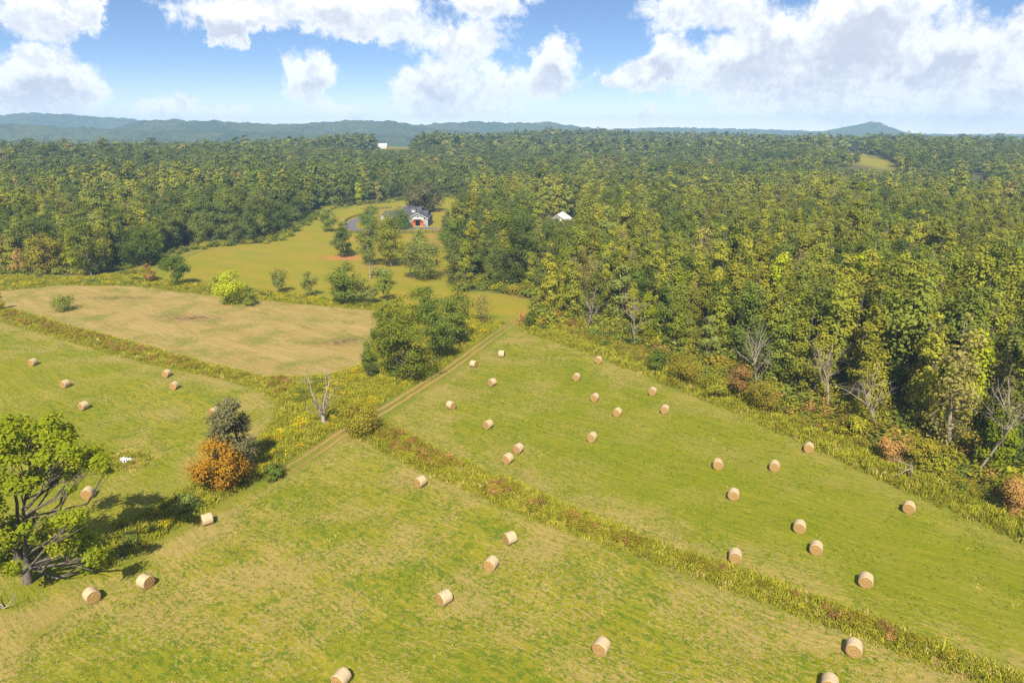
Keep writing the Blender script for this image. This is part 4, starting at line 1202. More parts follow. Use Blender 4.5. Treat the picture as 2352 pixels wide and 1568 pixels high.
def bale_meshes(seed):
    r = np.random.default_rng(seed)
    S = 40
    a = np.linspace(0, 2 * np.pi, S, endpoint=False)
    lump = 1 + .018 * np.sin(a * 2 + r.random() * 6) + .012 * np.sin(a * 5 + r.random() * 6)
    prof = [(-BL * 1.0, .955), (-BL * .975, .985), (-BL * .9, 1.0), (-BL * .5, 1.012), (0, 1.004), (BL * .5, 1.012), (BL * .9, 1.0), (BL * .975, .985), (BL * 1.0, .955)]
    V, Q = [], []
    for i, (x, k) in enumerate(prof):
        rr = BR * k * lump * (1 + r.normal(0, .004, S))
        zz_ = rr * np.cos(a)
        zz_ = np.maximum(zz_, -BR * .965)           # flattened where it rests
        V.append(np.stack([np.full(S, x), rr * np.sin(a), zz_], -1))
    V = np.concatenate(V)
    for i in range(len(prof) - 1):
        for k in range(S):
            k2 = (k + 1) % S
            Q.append((i * S + k, (i + 1) * S + k, (i + 1) * S + k2, i * S + k2))
    side = mesh_np('wrap', V, [Q], [M_HAY], smooth=True)
    V, Q, Tn = [], [], []
    rings = 13
    for i in range(rings):
        q = 1 - i / rings
        rr = BR * .958 * lump * q
        x = BL * (.99 + .03 * (1 - q ** 2)) + (.016 if i % 2 else -.012) + r.normal(0, .006, S) + .012 * np.sin(a + i)
        zz_ = np.maximum(rr * np.cos(a), -BR * .96)
        V.append(np.stack([x, rr * np.sin(a), zz_], -1))
    V = np.concatenate(V + [np.array([[BL * 1.02, 0, 0]])])
    for i in range(rings - 1):
        for k in range(S):
            k2 = (k + 1) % S
            Q.append((i * S + k, i * S + k2, (i + 1) * S + k2, (i + 1) * S + k))
    for k in range(S):
        Tn.append(((rings - 1) * S + k, (rings - 1) * S + (k + 1) % S, rings * S))
    end = mesh_np('end', V, [Q, Tn], [M_END], smooth=True)
    return side, end
BM = [bale_meshes(s_) for s_ in (1, 2, 3, 4)]
BALES = [  # x, y of the middle, way the open end faces on the photograph, label
    (75, 831, -1, .4, 'w'), (149, 881, -1, .4, 'w'), (191, 931, -1, .4, 'w'), (382, 857, -1, .5, 'w'), (400, 885, -1, .6, 'w'),
    (492, 945, -1, .6, 'round hay bale half hidden behind the dull grey-green tree'), (201, 1131, -.7, 1, 'round hay bale nearest the large spreading tree in its field'),
    (475, 1191, -1, .3, 'round hay bale standing on the grassy track'), (334, 1334, 1, .4, 'round hay bale beside the tree shadow, its end facing the near field'),
    (210, 1366, .7, .8, 'round hay bale close to the foot of the large spreading tree'),
    (783, 1556, -.7, .8, 's'), (965, 1105, -1, .6, 'round hay bale just below the upper end of the weedy ditch'), (1171, 1234, -1, .4, 's'), (1128, 1293, -.8, 1, 's'),
    (1020, 1371, -1, .6, 's'), (1381, 1483, -.6, 1, 's'), (1962, 1486, -.1, 1, 'round hay bale beside the lower part of the weedy ditch'), (1906, 1568, -.1, 1, 's'),
    (1152, 812, 1, .05, 'round hay bale lying broadside at the head of the sloping field'), (1088, 835, 1, .2, 'round hay bale beside the bare earth of the track'), (1130, 877, -1, .4, 'e'), (1036, 930, 1, .4, 'round hay bale below the track, end facing the wood'),
    (1121, 974, -1, .6, 'e'), (1190, 1029, -.8, .6, 'round hay bale, the upper one of a close pair'), (1166, 1052, -.8, .6, 'round hay bale, the lower one of a close pair'), (1360, 1003, -.6, .8, 'e'), (1366, 912, -.7, .7, 'e'),
    (1324, 865, -.6, .8, 'e'), (1375, 826, -.6, .8, 'round hay bale at the field edge before the weedy strip'), (1418, 946, -.7, .8, 'e'), (1499, 898, -.5, .9, 'e'), (1527, 939, -.4, 1, 'e'),
    (1649, 1065, 0, 1, 'e'), (1779, 1069, -.1, 1, 'e'), (1858, 1027, -.1, 1, 'round hay bale at the dry margin below the tan bushes'), (1685, 1134, -.15, 1, 'e'), (1837, 1208, -.2, 1, 'e'),
    (1875, 1257, -.15, 1, 'e'), (1689, 1275, 0, 1, 'round hay bale next to the upper side of the weedy ditch'), (1989, 1331, -.1, 1, 'e'), (2088, 1164, -.2, 1, 'round hay bale in the lush grass below the broken snag')]
BLAB = {'w': 'round hay bale in the field behind the large spreading tree', 's': 'round hay bale in the field between track and weedy ditch', 'e': 'round hay bale in the field between weedy ditch and tall wood'}
for i, (bx, by, ux, uy, lab) in enumerate(BALES):
    x, y = P(bx, by, BR)
    x2, y2 = P(bx + ux * 4, by + uy * 4, BR)
    a = math.atan2(y2 - y, x2 - x)
    e = empty('hay_bale', (x, y, 0), a)
    tag(e, BLAB.get(lab, lab), 'hay bale', 'round bales scattered over the mown fields')
    s_, en = BM[i % 4]
    link('wrap', s_, e, (0, 0, BR * .955))
    link('end', en, e, (0, 0, BR * .955))
    o2 = link('end', en, e, (0, 0, BR * .955))
    o2.rotation_euler = (0, 0, math.pi)

# ------------------------------------------------------------------ tall grass and weeds (uncountable)
def tuft_mesh(seed, n, h, w, leafm, lw=.05, spread=.35, head=0.0, headm=None):
    r = np.random.default_rng(seed)
    V, Tq, mi, ti = [], [], [], []
    for i in range(n):
        a = r.random() * 6.28
        b = np.array([r.normal(0, w * .4), r.normal(0, w * .4), -.03])
        hh = h * r.uniform(.55, 1.1)
        d = np.array([math.cos(a), math.sin(a), 0]) * hh * r.uniform(.1, spread * 2)
        s = np.array([-math.sin(a + r.normal(0, .8)), math.cos(a), 0]) * lw * r.uniform(.7, 1.4)
        m_ = b + d * .35 + np.array([0, 0, hh * .62])
        t_ = b + d + np.array([0, 0, hh * r.uniform(.85, 1.0)])
        k = len(V)
        V += [b - s, b + s, m_ + s * .8, m_ - s * .8, t_]
        Tq += [(k, k + 1, k + 2), (k, k + 2, k + 3), (k + 3, k + 2, k + 4)]
        c = r.random()
        mi += [0] * 3
        ti += [c] * 3
        if head and r.random() < head:
            for _ in range(5):
                p = t_ + r.normal(0, .09, 3)
                e1, e2 = r.normal(0, .075, 3), r.normal(0, .075, 3)
                k = len(V)
                V += [p - e1, p + e2, p + e1]
                Tq.append((k, k + 1, k + 2))
                mi.append(1)
                ti.append(r.random())
    return mesh_np('tuft', np.array(V), [np.array(Tq)], [leafm] + ([headm] if headm else []), mi, attrs={'tint': ('FACE', ti)})
def bushlet_mesh(seed, h, w, leafm, n=420, leaf=.10):
    r = np.random.default_rng(seed)
    d = r.normal(0, 1, (n, 3))
    d /= np.linalg.norm(d, axis=1)[:, None]
    p = d * (r.random(n) ** .5)[:, None] * np.array([w / 2, w / 2, h / 2]) * (1 + .25 * r.normal(0, 1, (n, 1)))
    p[:, 2] = np.abs(p[:, 2] + h * .45)
    nr = d + r.normal(0, .6, (n, 3)) + (0, 0, .3)
    nr /= np.linalg.norm(nr, axis=1)[:, None]
    a_ = np.cross(nr, r.normal(0, 1, (n, 3)))
    a_ /= np.linalg.norm(a_, axis=1)[:, None]
    b_ = np.cross(nr, a_)
    s = leaf * r.uniform(.6, 1.4, (n, 1))
    a_, b_ = a_ * s, b_ * s * .45
    V = np.stack([p - a_, p + b_, p + a_, p - b_], 1).reshape(-1, 3)
    return mesh_np('weed', V, [np.arange(n * 4).reshape(-1, 4)], [leafm], attrs={'tint': ('FACE', r.random(n))})
G = [tuft_mesh(1, 34, .85, .9, L['lime']), tuft_mesh(2, 34, 1.05, .9, L['lime'], spread=.5), tuft_mesh(3, 30, .75, .9, L['straw']), tuft_mesh(4, 36, .8, 1.0, L['poplar'], lw=.07),
     tuft_mesh(5, 26, 1.0, .8, L['lime'], head=.9, headm=L['gold']),
     bushlet_mesh(6, 1.35, 1.3, L['olive']), bushlet_mesh(7, 1.5, 1.2, L['rust'], leaf=.085), bushlet_mesh(8, 1.1, 1.5, L['lime'], leaf=.12), bushlet_mesh(9, 1.2, 1.5, L['mixed'], leaf=.13)]
def fill(poly, step, seed):
    r = np.random.default_rng(seed)
    lo, hi = np.maximum(poly.min(0), [-260, 40]), np.minimum(poly.max(0), [270, 420])
    gxx, gyy = np.meshgrid(np.arange(lo[0], hi[0], step), np.arange(lo[1], hi[1], step))
    p = np.stack([gxx.ravel(), gyy.ravel()], -1) + r.uniform(-.5, .5, (gxx.size, 2)) * step
    p = p[np.abs(p[:, 0]) < .84 * (p[:, 1] + 20)]
    return p[inside(poly, p[:, 0], p[:, 1])], r
trk = dense(W(TRACK), 2.0)
def weeds(name, label, key, step, chooser, hs=1.0, edge=1.0):
    poly = POLY[key]
    p, r = fill(poly, step, hash(key) % 1000 if False else sum(map(ord, key)))
    d = edge_dist(poly, p[:, 0], p[:, 1])
    dt = edge_dist(trk, p[:, 0], p[:, 1], closed=False)
    keep = dt > 2.0
    p, d = p[keep], d[keep]
    nz_ = vnoise(p[:, 0], p[:, 1], 7, 21)
    nz2 = vnoise(p[:, 0], p[:, 1], 2.6, 22)
    idx = chooser(r, p, d, nz_, nz2)
    s = hs * r.uniform(.7, 1.25, len(p)) * np.clip(.45 + d / (2.2 * edge), .45, 1.0) * (.7 + .6 * nz2)
    sxy = r.uniform(.85, 1.25, len(p)) * np.maximum(s, .7)
    scatter(name, label, 'weeds', np.stack([p[:, 0], p[:, 1], T(p[:, 0], p[:, 1])], -1), G, idx, np.stack([sxy, sxy, s], -1), r.uniform(0, 6.28, len(p)))
def ch_ditch(r, p, d, a, b):
    i = r.choice([0, 1, 2, 3], len(p), p=[.42, .32, .16, .10])
    core = (d > 1.4)
    i = np.where(core & (b > .48) & (r.random(len(p)) < .50), np.where(r.random(len(p)) < .20 + .30 * (a > .6), 6, 5), i)
    i = np.where(core & (r.random(len(p)) < .05), 7, i)
    return i
def ch_strip(r, p, d, a, b):
    i = r.choice([0, 1, 2, 3], len(p), p=[.42, .34, .08, .16])
    i = np.where((b > .62) & (r.random(len(p)) < .5) & (d > 2), np.where(a > .5, 8, 7), i)
    i = np.where((b > .60) & (r.random(len(p)) < .16) & (d > 2.0), 4, i)
    return i
def ch_wood(r, p, d, a, b):
    i = r.choice([0, 1, 2, 3], len(p), p=[.40, .34, .06, .20])
    f2 = edge_dist(W(F2_right), p[:, 0], p[:, 1], closed=False)
    deep = f2 > 5.0 + 4 * a
    i = np.where(deep & (r.random(len(p)) < .80), r.choice([5, 7, 8, 6, 4], len(p), p=[.36, .22, .26, .13, .03]), i)
    return i
weeds('ditch_weeds', 'rusty and green weeds filling the ditch between two hay fields', 'weed1', .50, ch_ditch, .74)
weeds('ditch_weeds', 'weedy strip between the stubble field and the hay field behind the large spreading tree', 'weed2', .58, ch_ditch, .62)
weeds('verge_grass', 'tall grass and goldenrod where the track bends', 'weed3', .60, ch_strip, .72)
weeds('strip_grass', 'tall grass and scrub between the hay field and the tall wood', 'weed4', .70, ch_wood, .95)
weeds('strip_grass', 'bright green grass strip between the stubble field and the pasture', 'weed5', .80, ch_strip, .75)
# scrub at the foot of the tall wood
pl = W(FOREST_R[8:])
c = dense(pl, 1.6)
r = np.random.default_rng(60)
c = np.concatenate([c + r.normal(0, 2.0, c.shape) for _ in range(3)])
c = c[(np.abs(c[:, 0]) < 260) & (c[:, 1] > 60)]
k = len(c)
s = r.uniform(1.2, 2.6, k)
scatter('wood_scrub', 'low tangled scrub along the foot of the tall wood', 'scrub', np.stack([c[:, 0], c[:, 1], np.zeros(k)], -1), G, r.choice([5, 8, 8, 7, 6], k), np.stack([s * 1.2, s * 1.2, s], -1), r.uniform(0, 6.28, k))
gq = grid_pts(60, 330, 3.4, 55)
oq = sd(OPEN, gq[:, 0], gq[:, 1])
gq = gq[(oq < 0) & (oq > -22) & (gq[:, 0] > -20)]
k = len(gq)
s = r.uniform(1.5, 3.4, k)
scatter('understory', 'leafy undergrowth beneath the tall wood', 'scrub', np.stack([gq[:, 0], gq[:, 1], np.zeros(k)], -1), G, r.choice([8, 8, 7, 5], k), np.stack([s * 1.4, s * 1.4, s], -1), r.uniform(0, 6.28, k))
pl = W(FOREST_L[1:])
c = dense(pl, 3.2)
c = np.concatenate([c + r.normal(0, 2.2, c.shape) + (0, 1.5) for _ in range(2)])
k = len(c)
s = r.uniform(.9, 2.4, k)
scatter('wood_scrub', 'dark low scrub along the wood beside the pasture', 'scrub', np.stack([c[:, 0], c[:, 1], T(c[:, 0], c[:, 1])], -1), [G[8], G[7]], r.choice([0, 0, 0, 1], k), np.stack([s * 1.3, s * 1.3, s], -1), r.uniform(0, 6.28, k))

# mown grass tufts on the near field: short green clumps standing out of the cut sward
def short_tufts(name, label, key, ymax, step):
    p, r = fill(POLY[key], step, 300 + len(key) + ord(key[-1]))
    p = p[(p[:, 1] < ymax)]
    keep = (vnoise(p[:, 0], p[:, 1], 3.5, 31) * .6 + vnoise(p[:, 0], p[:, 1], 1.2, 32) * .4) > r.uniform(.30, .78, len(p))
    p = p[keep]
    n_ = len(p)
    s = r.uniform(.5, 1.3, n_)
    scatter(name, label, 'grass', np.stack([p[:, 0], p[:, 1], np.zeros(n_)], -1), SHORT, r.choice([0, 1, 2], n_, p=[.55, .40, .05]), np.stack([s * 1.5, s * 1.5, s], -1), r.uniform(0, 6.28, n_))
L['turf'] = leaf_material('leaf_turf', (.105, .165, .014), (.150, .190, .016), (.24, .23, .03), trans=.2)
SHORT = [tuft_mesh(41, 12, .13, .30, L['turf'], lw=.035, spread=.5), tuft_mesh(42, 14, .10, .42, L['turf'], lw=.04, spread=.6), tuft_mesh(43, 12, .10, .4, L['straw'], lw=.03, spread=.7)]
short_tufts('cut_grass', 'short regrown green tufts in the field between track and ditch', 'hay_a', 135, .55)
short_tufts('cut_grass', 'short regrown green tufts in the field between ditch and tall wood', 'hay_b', 190, .65)

# ------------------------------------------------------------------ rubble heap
def plain(name, col, rough=.85, spec=.2, var=.12, scale=3.0, metal=0.0):
    m, nt, out = material(name)
    ob = nt.new('ShaderNodeTexCoord').outputs['Object']
    n_ = nt.noise(ob, scale, 4, .6)
    c_ = nt.mix(nt.ramp(n_, .3, .7, 0, 1), tuple(x * (1 - var) for x in col), tuple(min(1, x * (1 + var)) for x in col))
    principled(nt, out, c_, rough, spec, nt.bump(n_, .25, .02), metal)
    return m
M_RUBBLE = plain('rubble', (.72, .70, .70), .9, .2, .15)
hx0, hy0 = P(285, 1058)
e = empty('rubble_heap', (hx0, hy0, 0))
tag(e, 'low heap of white rubble among dry grass in the hay field', 'rubble')
r = np.random.default_rng(91)
import bmesh
stone_me = []
for k in range(4):
    bm = bmesh.new()
    bmesh.ops.create_icosphere(bm, subdivisions=1, radius=1.0)
    for v in bm.verts:
        v.co *= r.uniform(.7, 1.25)
    me = bpy.data.meshes.new('stone')
    bm.to_mesh(me)
    bm.free()
    me.materials.append(M_RUBBLE)
    stone_me.append(me)
for k in range(46):
    a, d_ = r.random() * 6.28, r.random() ** .6
    x, y = math.cos(a) * d_ * 1.35, math.sin(a) * d_ * .8
    o = link('stone', stone_me[k % 4], e, (x, y, .10 + .42 * (1 - d_) * r.uniform(.6, 1)))
    o.scale = tuple(r.uniform(.13, .32, 3) * (1, 1, .75))
    o.rotation_euler = tuple(r.uniform(0, 6, 3))
k = 150
a, d_ = r.random(k) * 6.28, 1.4 + np.abs(r.normal(0, 1.3, k))
c = np.stack([hx0 + .7 + np.cos(a) * d_ * 1.0, hy0 - .6 + np.sin(a) * d_ * .8, np.zeros(k)], -1)
s = r.uniform(.3, .95, k)
scatter('dry_grass', 'dry tall grass ringing the white rubble heap', 'grass', c, [G[2], G[0], G[7]], r.choice([0, 0, 1, 2], k), np.stack([s, s, s], -1), r.uniform(0, 6.28, k))

# ------------------------------------------------------------------ barn
M_ROOF = plain('shingle', (.072, .074, .088), .9, .15, .22, 1.2)
M_SIDING = plain('siding', (.27, .295, .30), .8, .2, .06)
M_BLUE = plain('side_siding', (.22, .26, .28), .8, .2, .06)
M_TRIM = plain('trim', (.52, .52, .50), .6, .3, .03)
M_ORANGE = plain('door_orange', (.50, .095, .012), .6, .3, .10)
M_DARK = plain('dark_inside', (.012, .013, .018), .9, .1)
M_WIN = plain('window_dark', (.02, .022, .028), .15, .5)
M_ASPH = plain('asphalt', (.13, .125, .135), .95, .15, .12, .4)
M_CONC = plain('concrete', (.52, .42, .33), .9, .2, .12, .7)
M_FENCE = plain('fence_wood', (.050, .034, .028), .85, .2, .2)
M_WHITE = plain('white_metal_roof', (.62, .62, .64), .45, .4, .03)
M_CREAM = plain('cream_wall', (.62, .58, .52), .8, .2, .05)
bx_, by_ = P(1174, 519)      # foot of the front gable
bx_, by_ = P(960, 519.5)
barn = empty('barn', (bx_, by_, 0), R(-3))
tag(barn, 'grey barn with dark shingle roofs and orange sliding doors', 'barn')
HW, EV, PK = 5.3, 4.15, 6.8
def gable(x0, x1, ev, pk, y0, y1):
    xm = (x0 + x1) / 2
    return [(x0, 0), (x1, 0), (x1, ev), (xm, pk), (x0, ev)], y0, y1
w = MB()
def wall_panel(x0, x1, z0, z1, y=0.0, th=.25):
    w.box(x0, x1, y, y + th, z0, z1)
# front gable wall with a doorway left open
DW, DH = 1.28, 2.95
wall_panel(-HW, -DW, 0, EV)
wall_panel(DW, HW, 0, EV)
wall_panel(-DW, DW, DH, EV)
w.prism([(-HW, EV), (HW, EV), (0, PK)], 'y', 0, .25)
w.build('front_wall', M_SIDING, barn)
sw = MB()
sw.box(HW - .25, HW, .25, 16, 0, EV)
sw.box(-HW, -HW + .25, .25, 16, 0, EV)
sw.box(-HW + .25, HW - .25, 15.75, 16, 0, EV)
sw.build('side_wall', M_BLUE, barn)
def roof_slope(mb, p0, p1, p2, p3, th=.16):
    """quad p0..p3 thickened downwards"""
    vs_ = [p0, p1, p2, p3] + [(q[0], q[1], q[2] - th) for q in (p0, p1, p2, p3)]
    mb.add(vs_, [(0, 1, 2, 3), (7, 6, 5, 4), (0, 4, 5, 1), (1, 5, 6, 2), (2, 6, 7, 3), (3, 7, 4, 0)])
ov = .55
sl = (PK - EV) / HW
rf = MB()
roof_slope(rf, (-HW - ov, -ov, EV - sl * ov + .2), (0, -ov, PK + .2), (0, 16, PK + .2), (-HW - ov, 16, EV - sl * ov + .2))
roof_slope(rf, (0, -ov, PK + .2), (HW + ov, -ov, EV - sl * ov + .2), (HW + ov, 16, EV - sl * ov + .2), (0, 16, PK + .2))
rf.build('front_roof', M_ROOF, barn)
# white barge boards
tb = MB()
for sgn in (-1, 1):
    tb.add([(sgn * (HW + ov + .05), -ov - .06, EV - sl * ov - .10), (0, -ov - .06, PK - .10), (0, -ov - .06, PK + .26), (sgn * (HW + ov + .05), -ov - .06, EV - sl * ov + .26),
            (sgn * (HW + ov + .05), -ov + .02, EV - sl * ov - .10), (0, -ov + .02, PK - .10), (0, -ov + .02, PK + .26), (sgn * (HW + ov + .05), -ov + .02, EV - sl * ov + .26)],
           [(0, 1, 2, 3), (7, 6, 5, 4), (0, 4, 5, 1), (3, 2, 6, 7), (0, 3, 7, 4), (1, 5, 6, 2)])
tb.build('barge_board', M_TRIM, barn)
tr = MB()
for x in (-HW, HW - .3):
    tr.box(x, x + .3, -.04, -.002, 0, EV)
tr.box(-HW + .3, -DW - 1.75, -.035, -.002, 2.35, 2.50)
tr.box(DW + 1.75, HW - .3, -.035, -.002, 2.35, 2.50)
tr.box(-4.3, 4.3, -.04, -.002, 3.25, 3.42)
tr.build('trim_board', M_TRIM, barn)
pn = MB().box(-2.9, 2.9, -.03, -.002, 3.43, 4.7)
pn.build('gable_panel', M_TRIM, barn)
for (x, z) in ((0, 5.05), (-3.75, 4.02), (3.75, 4.02)):
    fr = MB().box(x - .58, x + .58, -.10, -.034, z - .58, z + .58).build('window', M_TRIM, barn)
    MB().box(x - .40, x + .40, -.13, -.102, z - .40, z + .40).build('pane', M_WIN, fr)
MB().box(-2.15, 2.15, -.75, -.034, 3.50, 3.62).build('door_canopy', M_ROOF, barn)
MB().box(-2.25, 2.25, -.16, -.036, 3.05, 3.22).build('door_rail', M_DARK, barn)
for sgn in (-1, 1):
    d_ = MB().box(sgn * 2.14 - .86, sgn * 2.14 + .86, -.15, -.05, .05, DH).build('sliding_door', M_ORANGE, barn)
    for k in range(4):
        xx = sgn * 2.14 - .62 + k * .36
        MB().box(xx, xx + .28, -.18, -.152, 1.95, 2.65).build('pane', M_WIN, d_)
    cr = MB()
    cr.box(sgn * 2.14 - .86, sgn * 2.14 + .86, -.18, -.152, 1.72, 1.86)
    cr.box(sgn * 2.14 - .86, sgn * 2.14 - .74, -.18, -.152, .06, 1.72)
    cr.box(sgn * 2.14 + .74, sgn * 2.14 + .86, -.18, -.152, .06, 1.72)
    cr.build('door_frame', M_ORANGE, d_)
MB().box(-DW, DW, 9, 9.1, 0, DH).build('doorway_dark_panel', M_DARK, barn)  # near-black panel behind the doorway, painting the shade inside the barn
# cross block: ridge left to right behind the front gable
def cross(name, x0, x1, yc, half, ev, pk, wallm=M_BLUE, wn='wing_wall', rn='wing_roof'):
    m_ = MB()
    m_.prism([(yc - half, 0), (yc + half, 0), (yc + half, ev), (yc, pk), (yc - half, ev)], 'x', x0, x1)
    m_.build(wn, wallm, barn)
    q = MB()
    s2 = (pk - ev) / half
    o2_ = .6
    roof_slope(q, (x0 - .5, yc - half - o2_, ev - s2 * o2_ + .2), (x1 + .5, yc - half - o2_, ev - s2 * o2_ + .2), (x1 + .5, yc, pk + .2), (x0 - .5, yc, pk + .2))
    roof_slope(q, (x0 - .5, yc, pk + .2), (x1 + .5, yc, pk + .2), (x1 + .5, yc + half + o2_, ev - s2 * o2_ + .2), (x0 - .5, yc + half + o2_, ev - s2 * o2_ + .2))
    return q.build(rn, M_ROOF, barn)
cross('main', -10.2, -.3, 14.0, 10.2, 3.3, 8.7)
cross('right', -.25, 3.6, 12.0, 8.0, 3.9, 7.0)
cross('left', -20.5, -10.3, 12.5, 7.5, 3.4, 6.5)
# small cross gable on the main ridge
ct = MB()
ct.prism([(-9.0, 6.0), (-6.4, 9.9), (-3.8, 6.0)], 'y', 12.2, 19)
ct.build('ridge_gable', M_ROOF, barn)
# dormer with white louvre and pyramid cap
dm = MB().box(-5.05, -2.75, 9.0, 11.2, 6.0, 7.55).build('dormer', M_BLUE, barn)
MB().box(-4.75, -3.05, 8.94, 8.998, 6.35, 7.35).build('louvre', M_TRIM, dm)
MB().box(-5.35, -2.45, 8.7, 8.95, 7.56, 7.78).build('dormer_trim', M_TRIM, dm)
MB().add([(-5.4, 8.6, 7.8), (-2.4, 8.6, 7.8), (-2.4, 11.6, 7.8), (-5.4, 11.6, 7.8), (-3.9, 10.1, 9.3)], [(0, 1, 4), (1, 2, 4), (2, 3, 4), (3, 0, 4), (3, 2, 1, 0)]).build('dormer_roof', M_ROOF, dm)
# left porch with stone piers
pc = MB()
pc.prism([(-21.5, 2.6), (-20.1, 4.9), (-18.7, 2.6)], 'y', 2.4, 6)
pc.build('porch_gable', M_TRIM, barn)
for x in (-21.0, -19.4):
    MB().box(x - .35, x + .35, 2.6, 3.3, 0, 2.59).build('porch_pier', M_CREAM, barn)
MB().box(-6, 6, -1.9, -.2, .0, .10).build('apron', M_CONC, barn)
# weathervane pole with white vanes
MB().box(-12.1, -11.85, 20, 20.3, 0, 8.6).build('post', M_TRIM, barn)
# planters beside the doors
for i, x in enumerate((-3.6, -2.9, 3.3, 4.1, 5.6)):
    pt = empty('planter', (bx_ + x * math.cos(R(-3)) + .8 * math.sin(R(-3)), by_ + x * math.sin(R(-3)) - .8, .1))
    tag(pt, 'small dark planter set against the barn front', 'planter', 'planters along the barn front')
    MB().add(*(lambda q: (q.v, q.f))(MB().tube([(0, 0, 0), (0, 0, .25), (0, 0, .5)], [.18, .24, .30], 8))).build('pot', M_DARK, pt)
    link('plant', bushlet_mesh(70 + i, .6, .6, L['oak'], 60, .12), pt, (0, 0, .45))

# driveway
def flat_poly(name, pl, z, mat, label, cat):
    m_ = MB().add([(x, y, z) for x, y in pl], [tuple(range(len(pl)))])
    return tag(m_.build(name, mat), label, cat, kind='structure')
def drive(name, pl, width, label):
    c = dense(pl)
    t = np.gradient(c, axis=0)
    t /= np.linalg.norm(t, axis=1)[:, None]
    nn = np.stack([-t[:, 1], t[:, 0]], -1)
    a, b = c + nn * width / 2, c - nn * width / 2
    V = np.concatenate([np.c_[a, T(a[:, 0], a[:, 1]) + .06], np.c_[b, T(b[:, 0], b[:, 1]) + .06]])
    k = len(c)
    q = np.array([(i, i + k, i + k + 1, i + 1) for i in range(k - 1)])
    return tag(link(name, mesh_np(name, V, [q], [M_ASPH])), label, 'driveway', kind='structure')
drive('driveway', W([(845, 499), (822, 503), (806, 512), (803, 521), (818, 529), (850, 532), (900, 530), (950, 524.5), (1003, 523.5)]), 6.0, 'grey paved drive curving round to the barn doors')
drive('driveway', W([(858, 491), (838, 500), (822, 508)]), 4.0, 'narrow paved drive leading off behind the left wing of the barn')

# fences: dark posts with three rails
POST = MB().box(-.10, .10, -.10, .10, -.2, 1.45).mesh('post', M_FENCE)
def fence(pl, label, step=2.9):
    c = dense(pl, step)
    e = empty('rail_fence', (c[0][0], c[0][1], 0))
    tag(e, label, 'fence')
    for k, q in enumerate(c):
        z = float(T(q[0], q[1]))
        link('post', POST, e, (q[0] - c[0][0], q[1] - c[0][1], z))
        if k + 1 < len(c):
            q2 = c[k + 1]
            z2 = float(T(q2[0], q2[1]))
            L_ = float(np.hypot(*(q2 - q)))
            for h in (.45, .85, 1.25):
                o = link('rail', RAIL, e, ((q[0] + q2[0]) / 2 - c[0][0], (q[1] + q2[1]) / 2 - c[0][1], (z + z2) / 2 + h))
                o.scale = (L_, 1, 1)
                o.rotation_euler = (0, -math.atan2(z2 - z, L_), math.atan2(q2[1] - q[1], q2[0] - q[0]))
RAIL = MB().box(-.5, .5, -.03, .03, -.08, .08).mesh('rail', M_FENCE)
fence(W([(806, 536), (850, 538), (900, 537.5), (960, 536), (1010, 534.5), (1042, 533)]), 'dark three-rail fence below the barn drive')
fence(W([(792, 511), (803, 502), (822, 497), (848, 492)]), 'dark three-rail fence beside the upper bend of the drive')
fence(W([(836, 486), (868, 483.5), (900, 481)]), 'dark three-rail fence along the lawn behind the barn')

# ------------------------------------------------------------------ white-roofed house in the wood
hz0 = float(T(*HOUSE))
hs = empty('farm_house', (HOUSE[0], HOUSE[1], hz0), R(-14))
tag(hs, 'cream house with a white metal roof half hidden in the wood', 'house')
MB().prism([(-4.6, 0), (4.6, 0), (4.6, 3.6), (0, 6.6), (-4.6, 3.6)], 'y', 0, 15).build('wall', M_CREAM, hs)
q = MB()
roof_slope(q, (-5.6, -.9, 3.15), (0, -.9, 6.8), (0, 15.6, 6.8), (-5.6, 15.6, 3.15))
roof_slope(q, (0, -.9, 6.8), (5.6, -.9, 3.15), (5.6, 15.6, 3.15), (0, 15.6, 6.8))
roof_slope(q, (-5.9, -3.4, 2.5), (5.9, -3.4, 2.5), (4.9, -.1, 3.5), (-4.9, -.1, 3.5))
q.build('roof', M_WHITE, hs)
for x in (-2.6, 2.6):
    f_ = MB().box(x - .6, x + .6, -.06, -.002, 1.1, 2.5).build('window', M_TRIM, hs)
    MB().box(x - .45, x + .45, -.09, -.062, 1.22, 2.38).build('pane', M_WIN, f_)
MB().box(-.5, .5, -.06, -.002, 0, 2.2).build('door', M_WIN, hs)
for x in (-5.4, -1.8, 1.8, 5.4):
    MB().box(x - .09, x + .09, -3.3, -3.12, 0, 2.45).build('porch_post', M_TRIM, hs)

# lone tree on the far slope
lx, ly = PT(1966, 374)
t_ = build_tree(np.random.default_rng(9), 12, 13, kind='round', n_leaf=900, leaf=1.2, n_clump=24, base=.08)
tree_thing('oak_tree', 'single dark round tree in the pale far pasture', 'tree', (lx, ly, float(T(lx, ly))), wood_mesh(t_, BARKD), crown_mesh(t_, L['oak']))
# far farm houses
def far_house(px, py, wd, label, rz=0.0):
    x, y = PT(px, py)
    e = empty('far_house', (x, y, float(T(x, y))), rz)
    tag(e, label, 'house', 'small white houses among the far woods')
    h = wd * .30
    MB().prism([(-wd * .3, 0), (wd * .3, 0), (wd * .3, h), (0, h * 1.9), (-wd * .3, h)], 'x', -wd / 2, wd / 2).build('wall', M_CREAM, e)
    q = MB()
    roof_slope(q, (-wd * .55, -wd * .36, h * .85), (wd * .55, -wd * .36, h * .85), (wd * .55, 0, h * 2.05), (-wd * .55, 0, h * 2.05))
    roof_slope(q, (-wd * .55, 0, h * 2.05), (wd * .55, 0, h * 2.05), (wd * .55, wd * .36, h * .85), (-wd * .55, wd * .36, h * .85))
    q.build('roof', M_WHITE, e)
    return e
far_house(880, 341, 11, 'small white-roofed building in the far clearing')

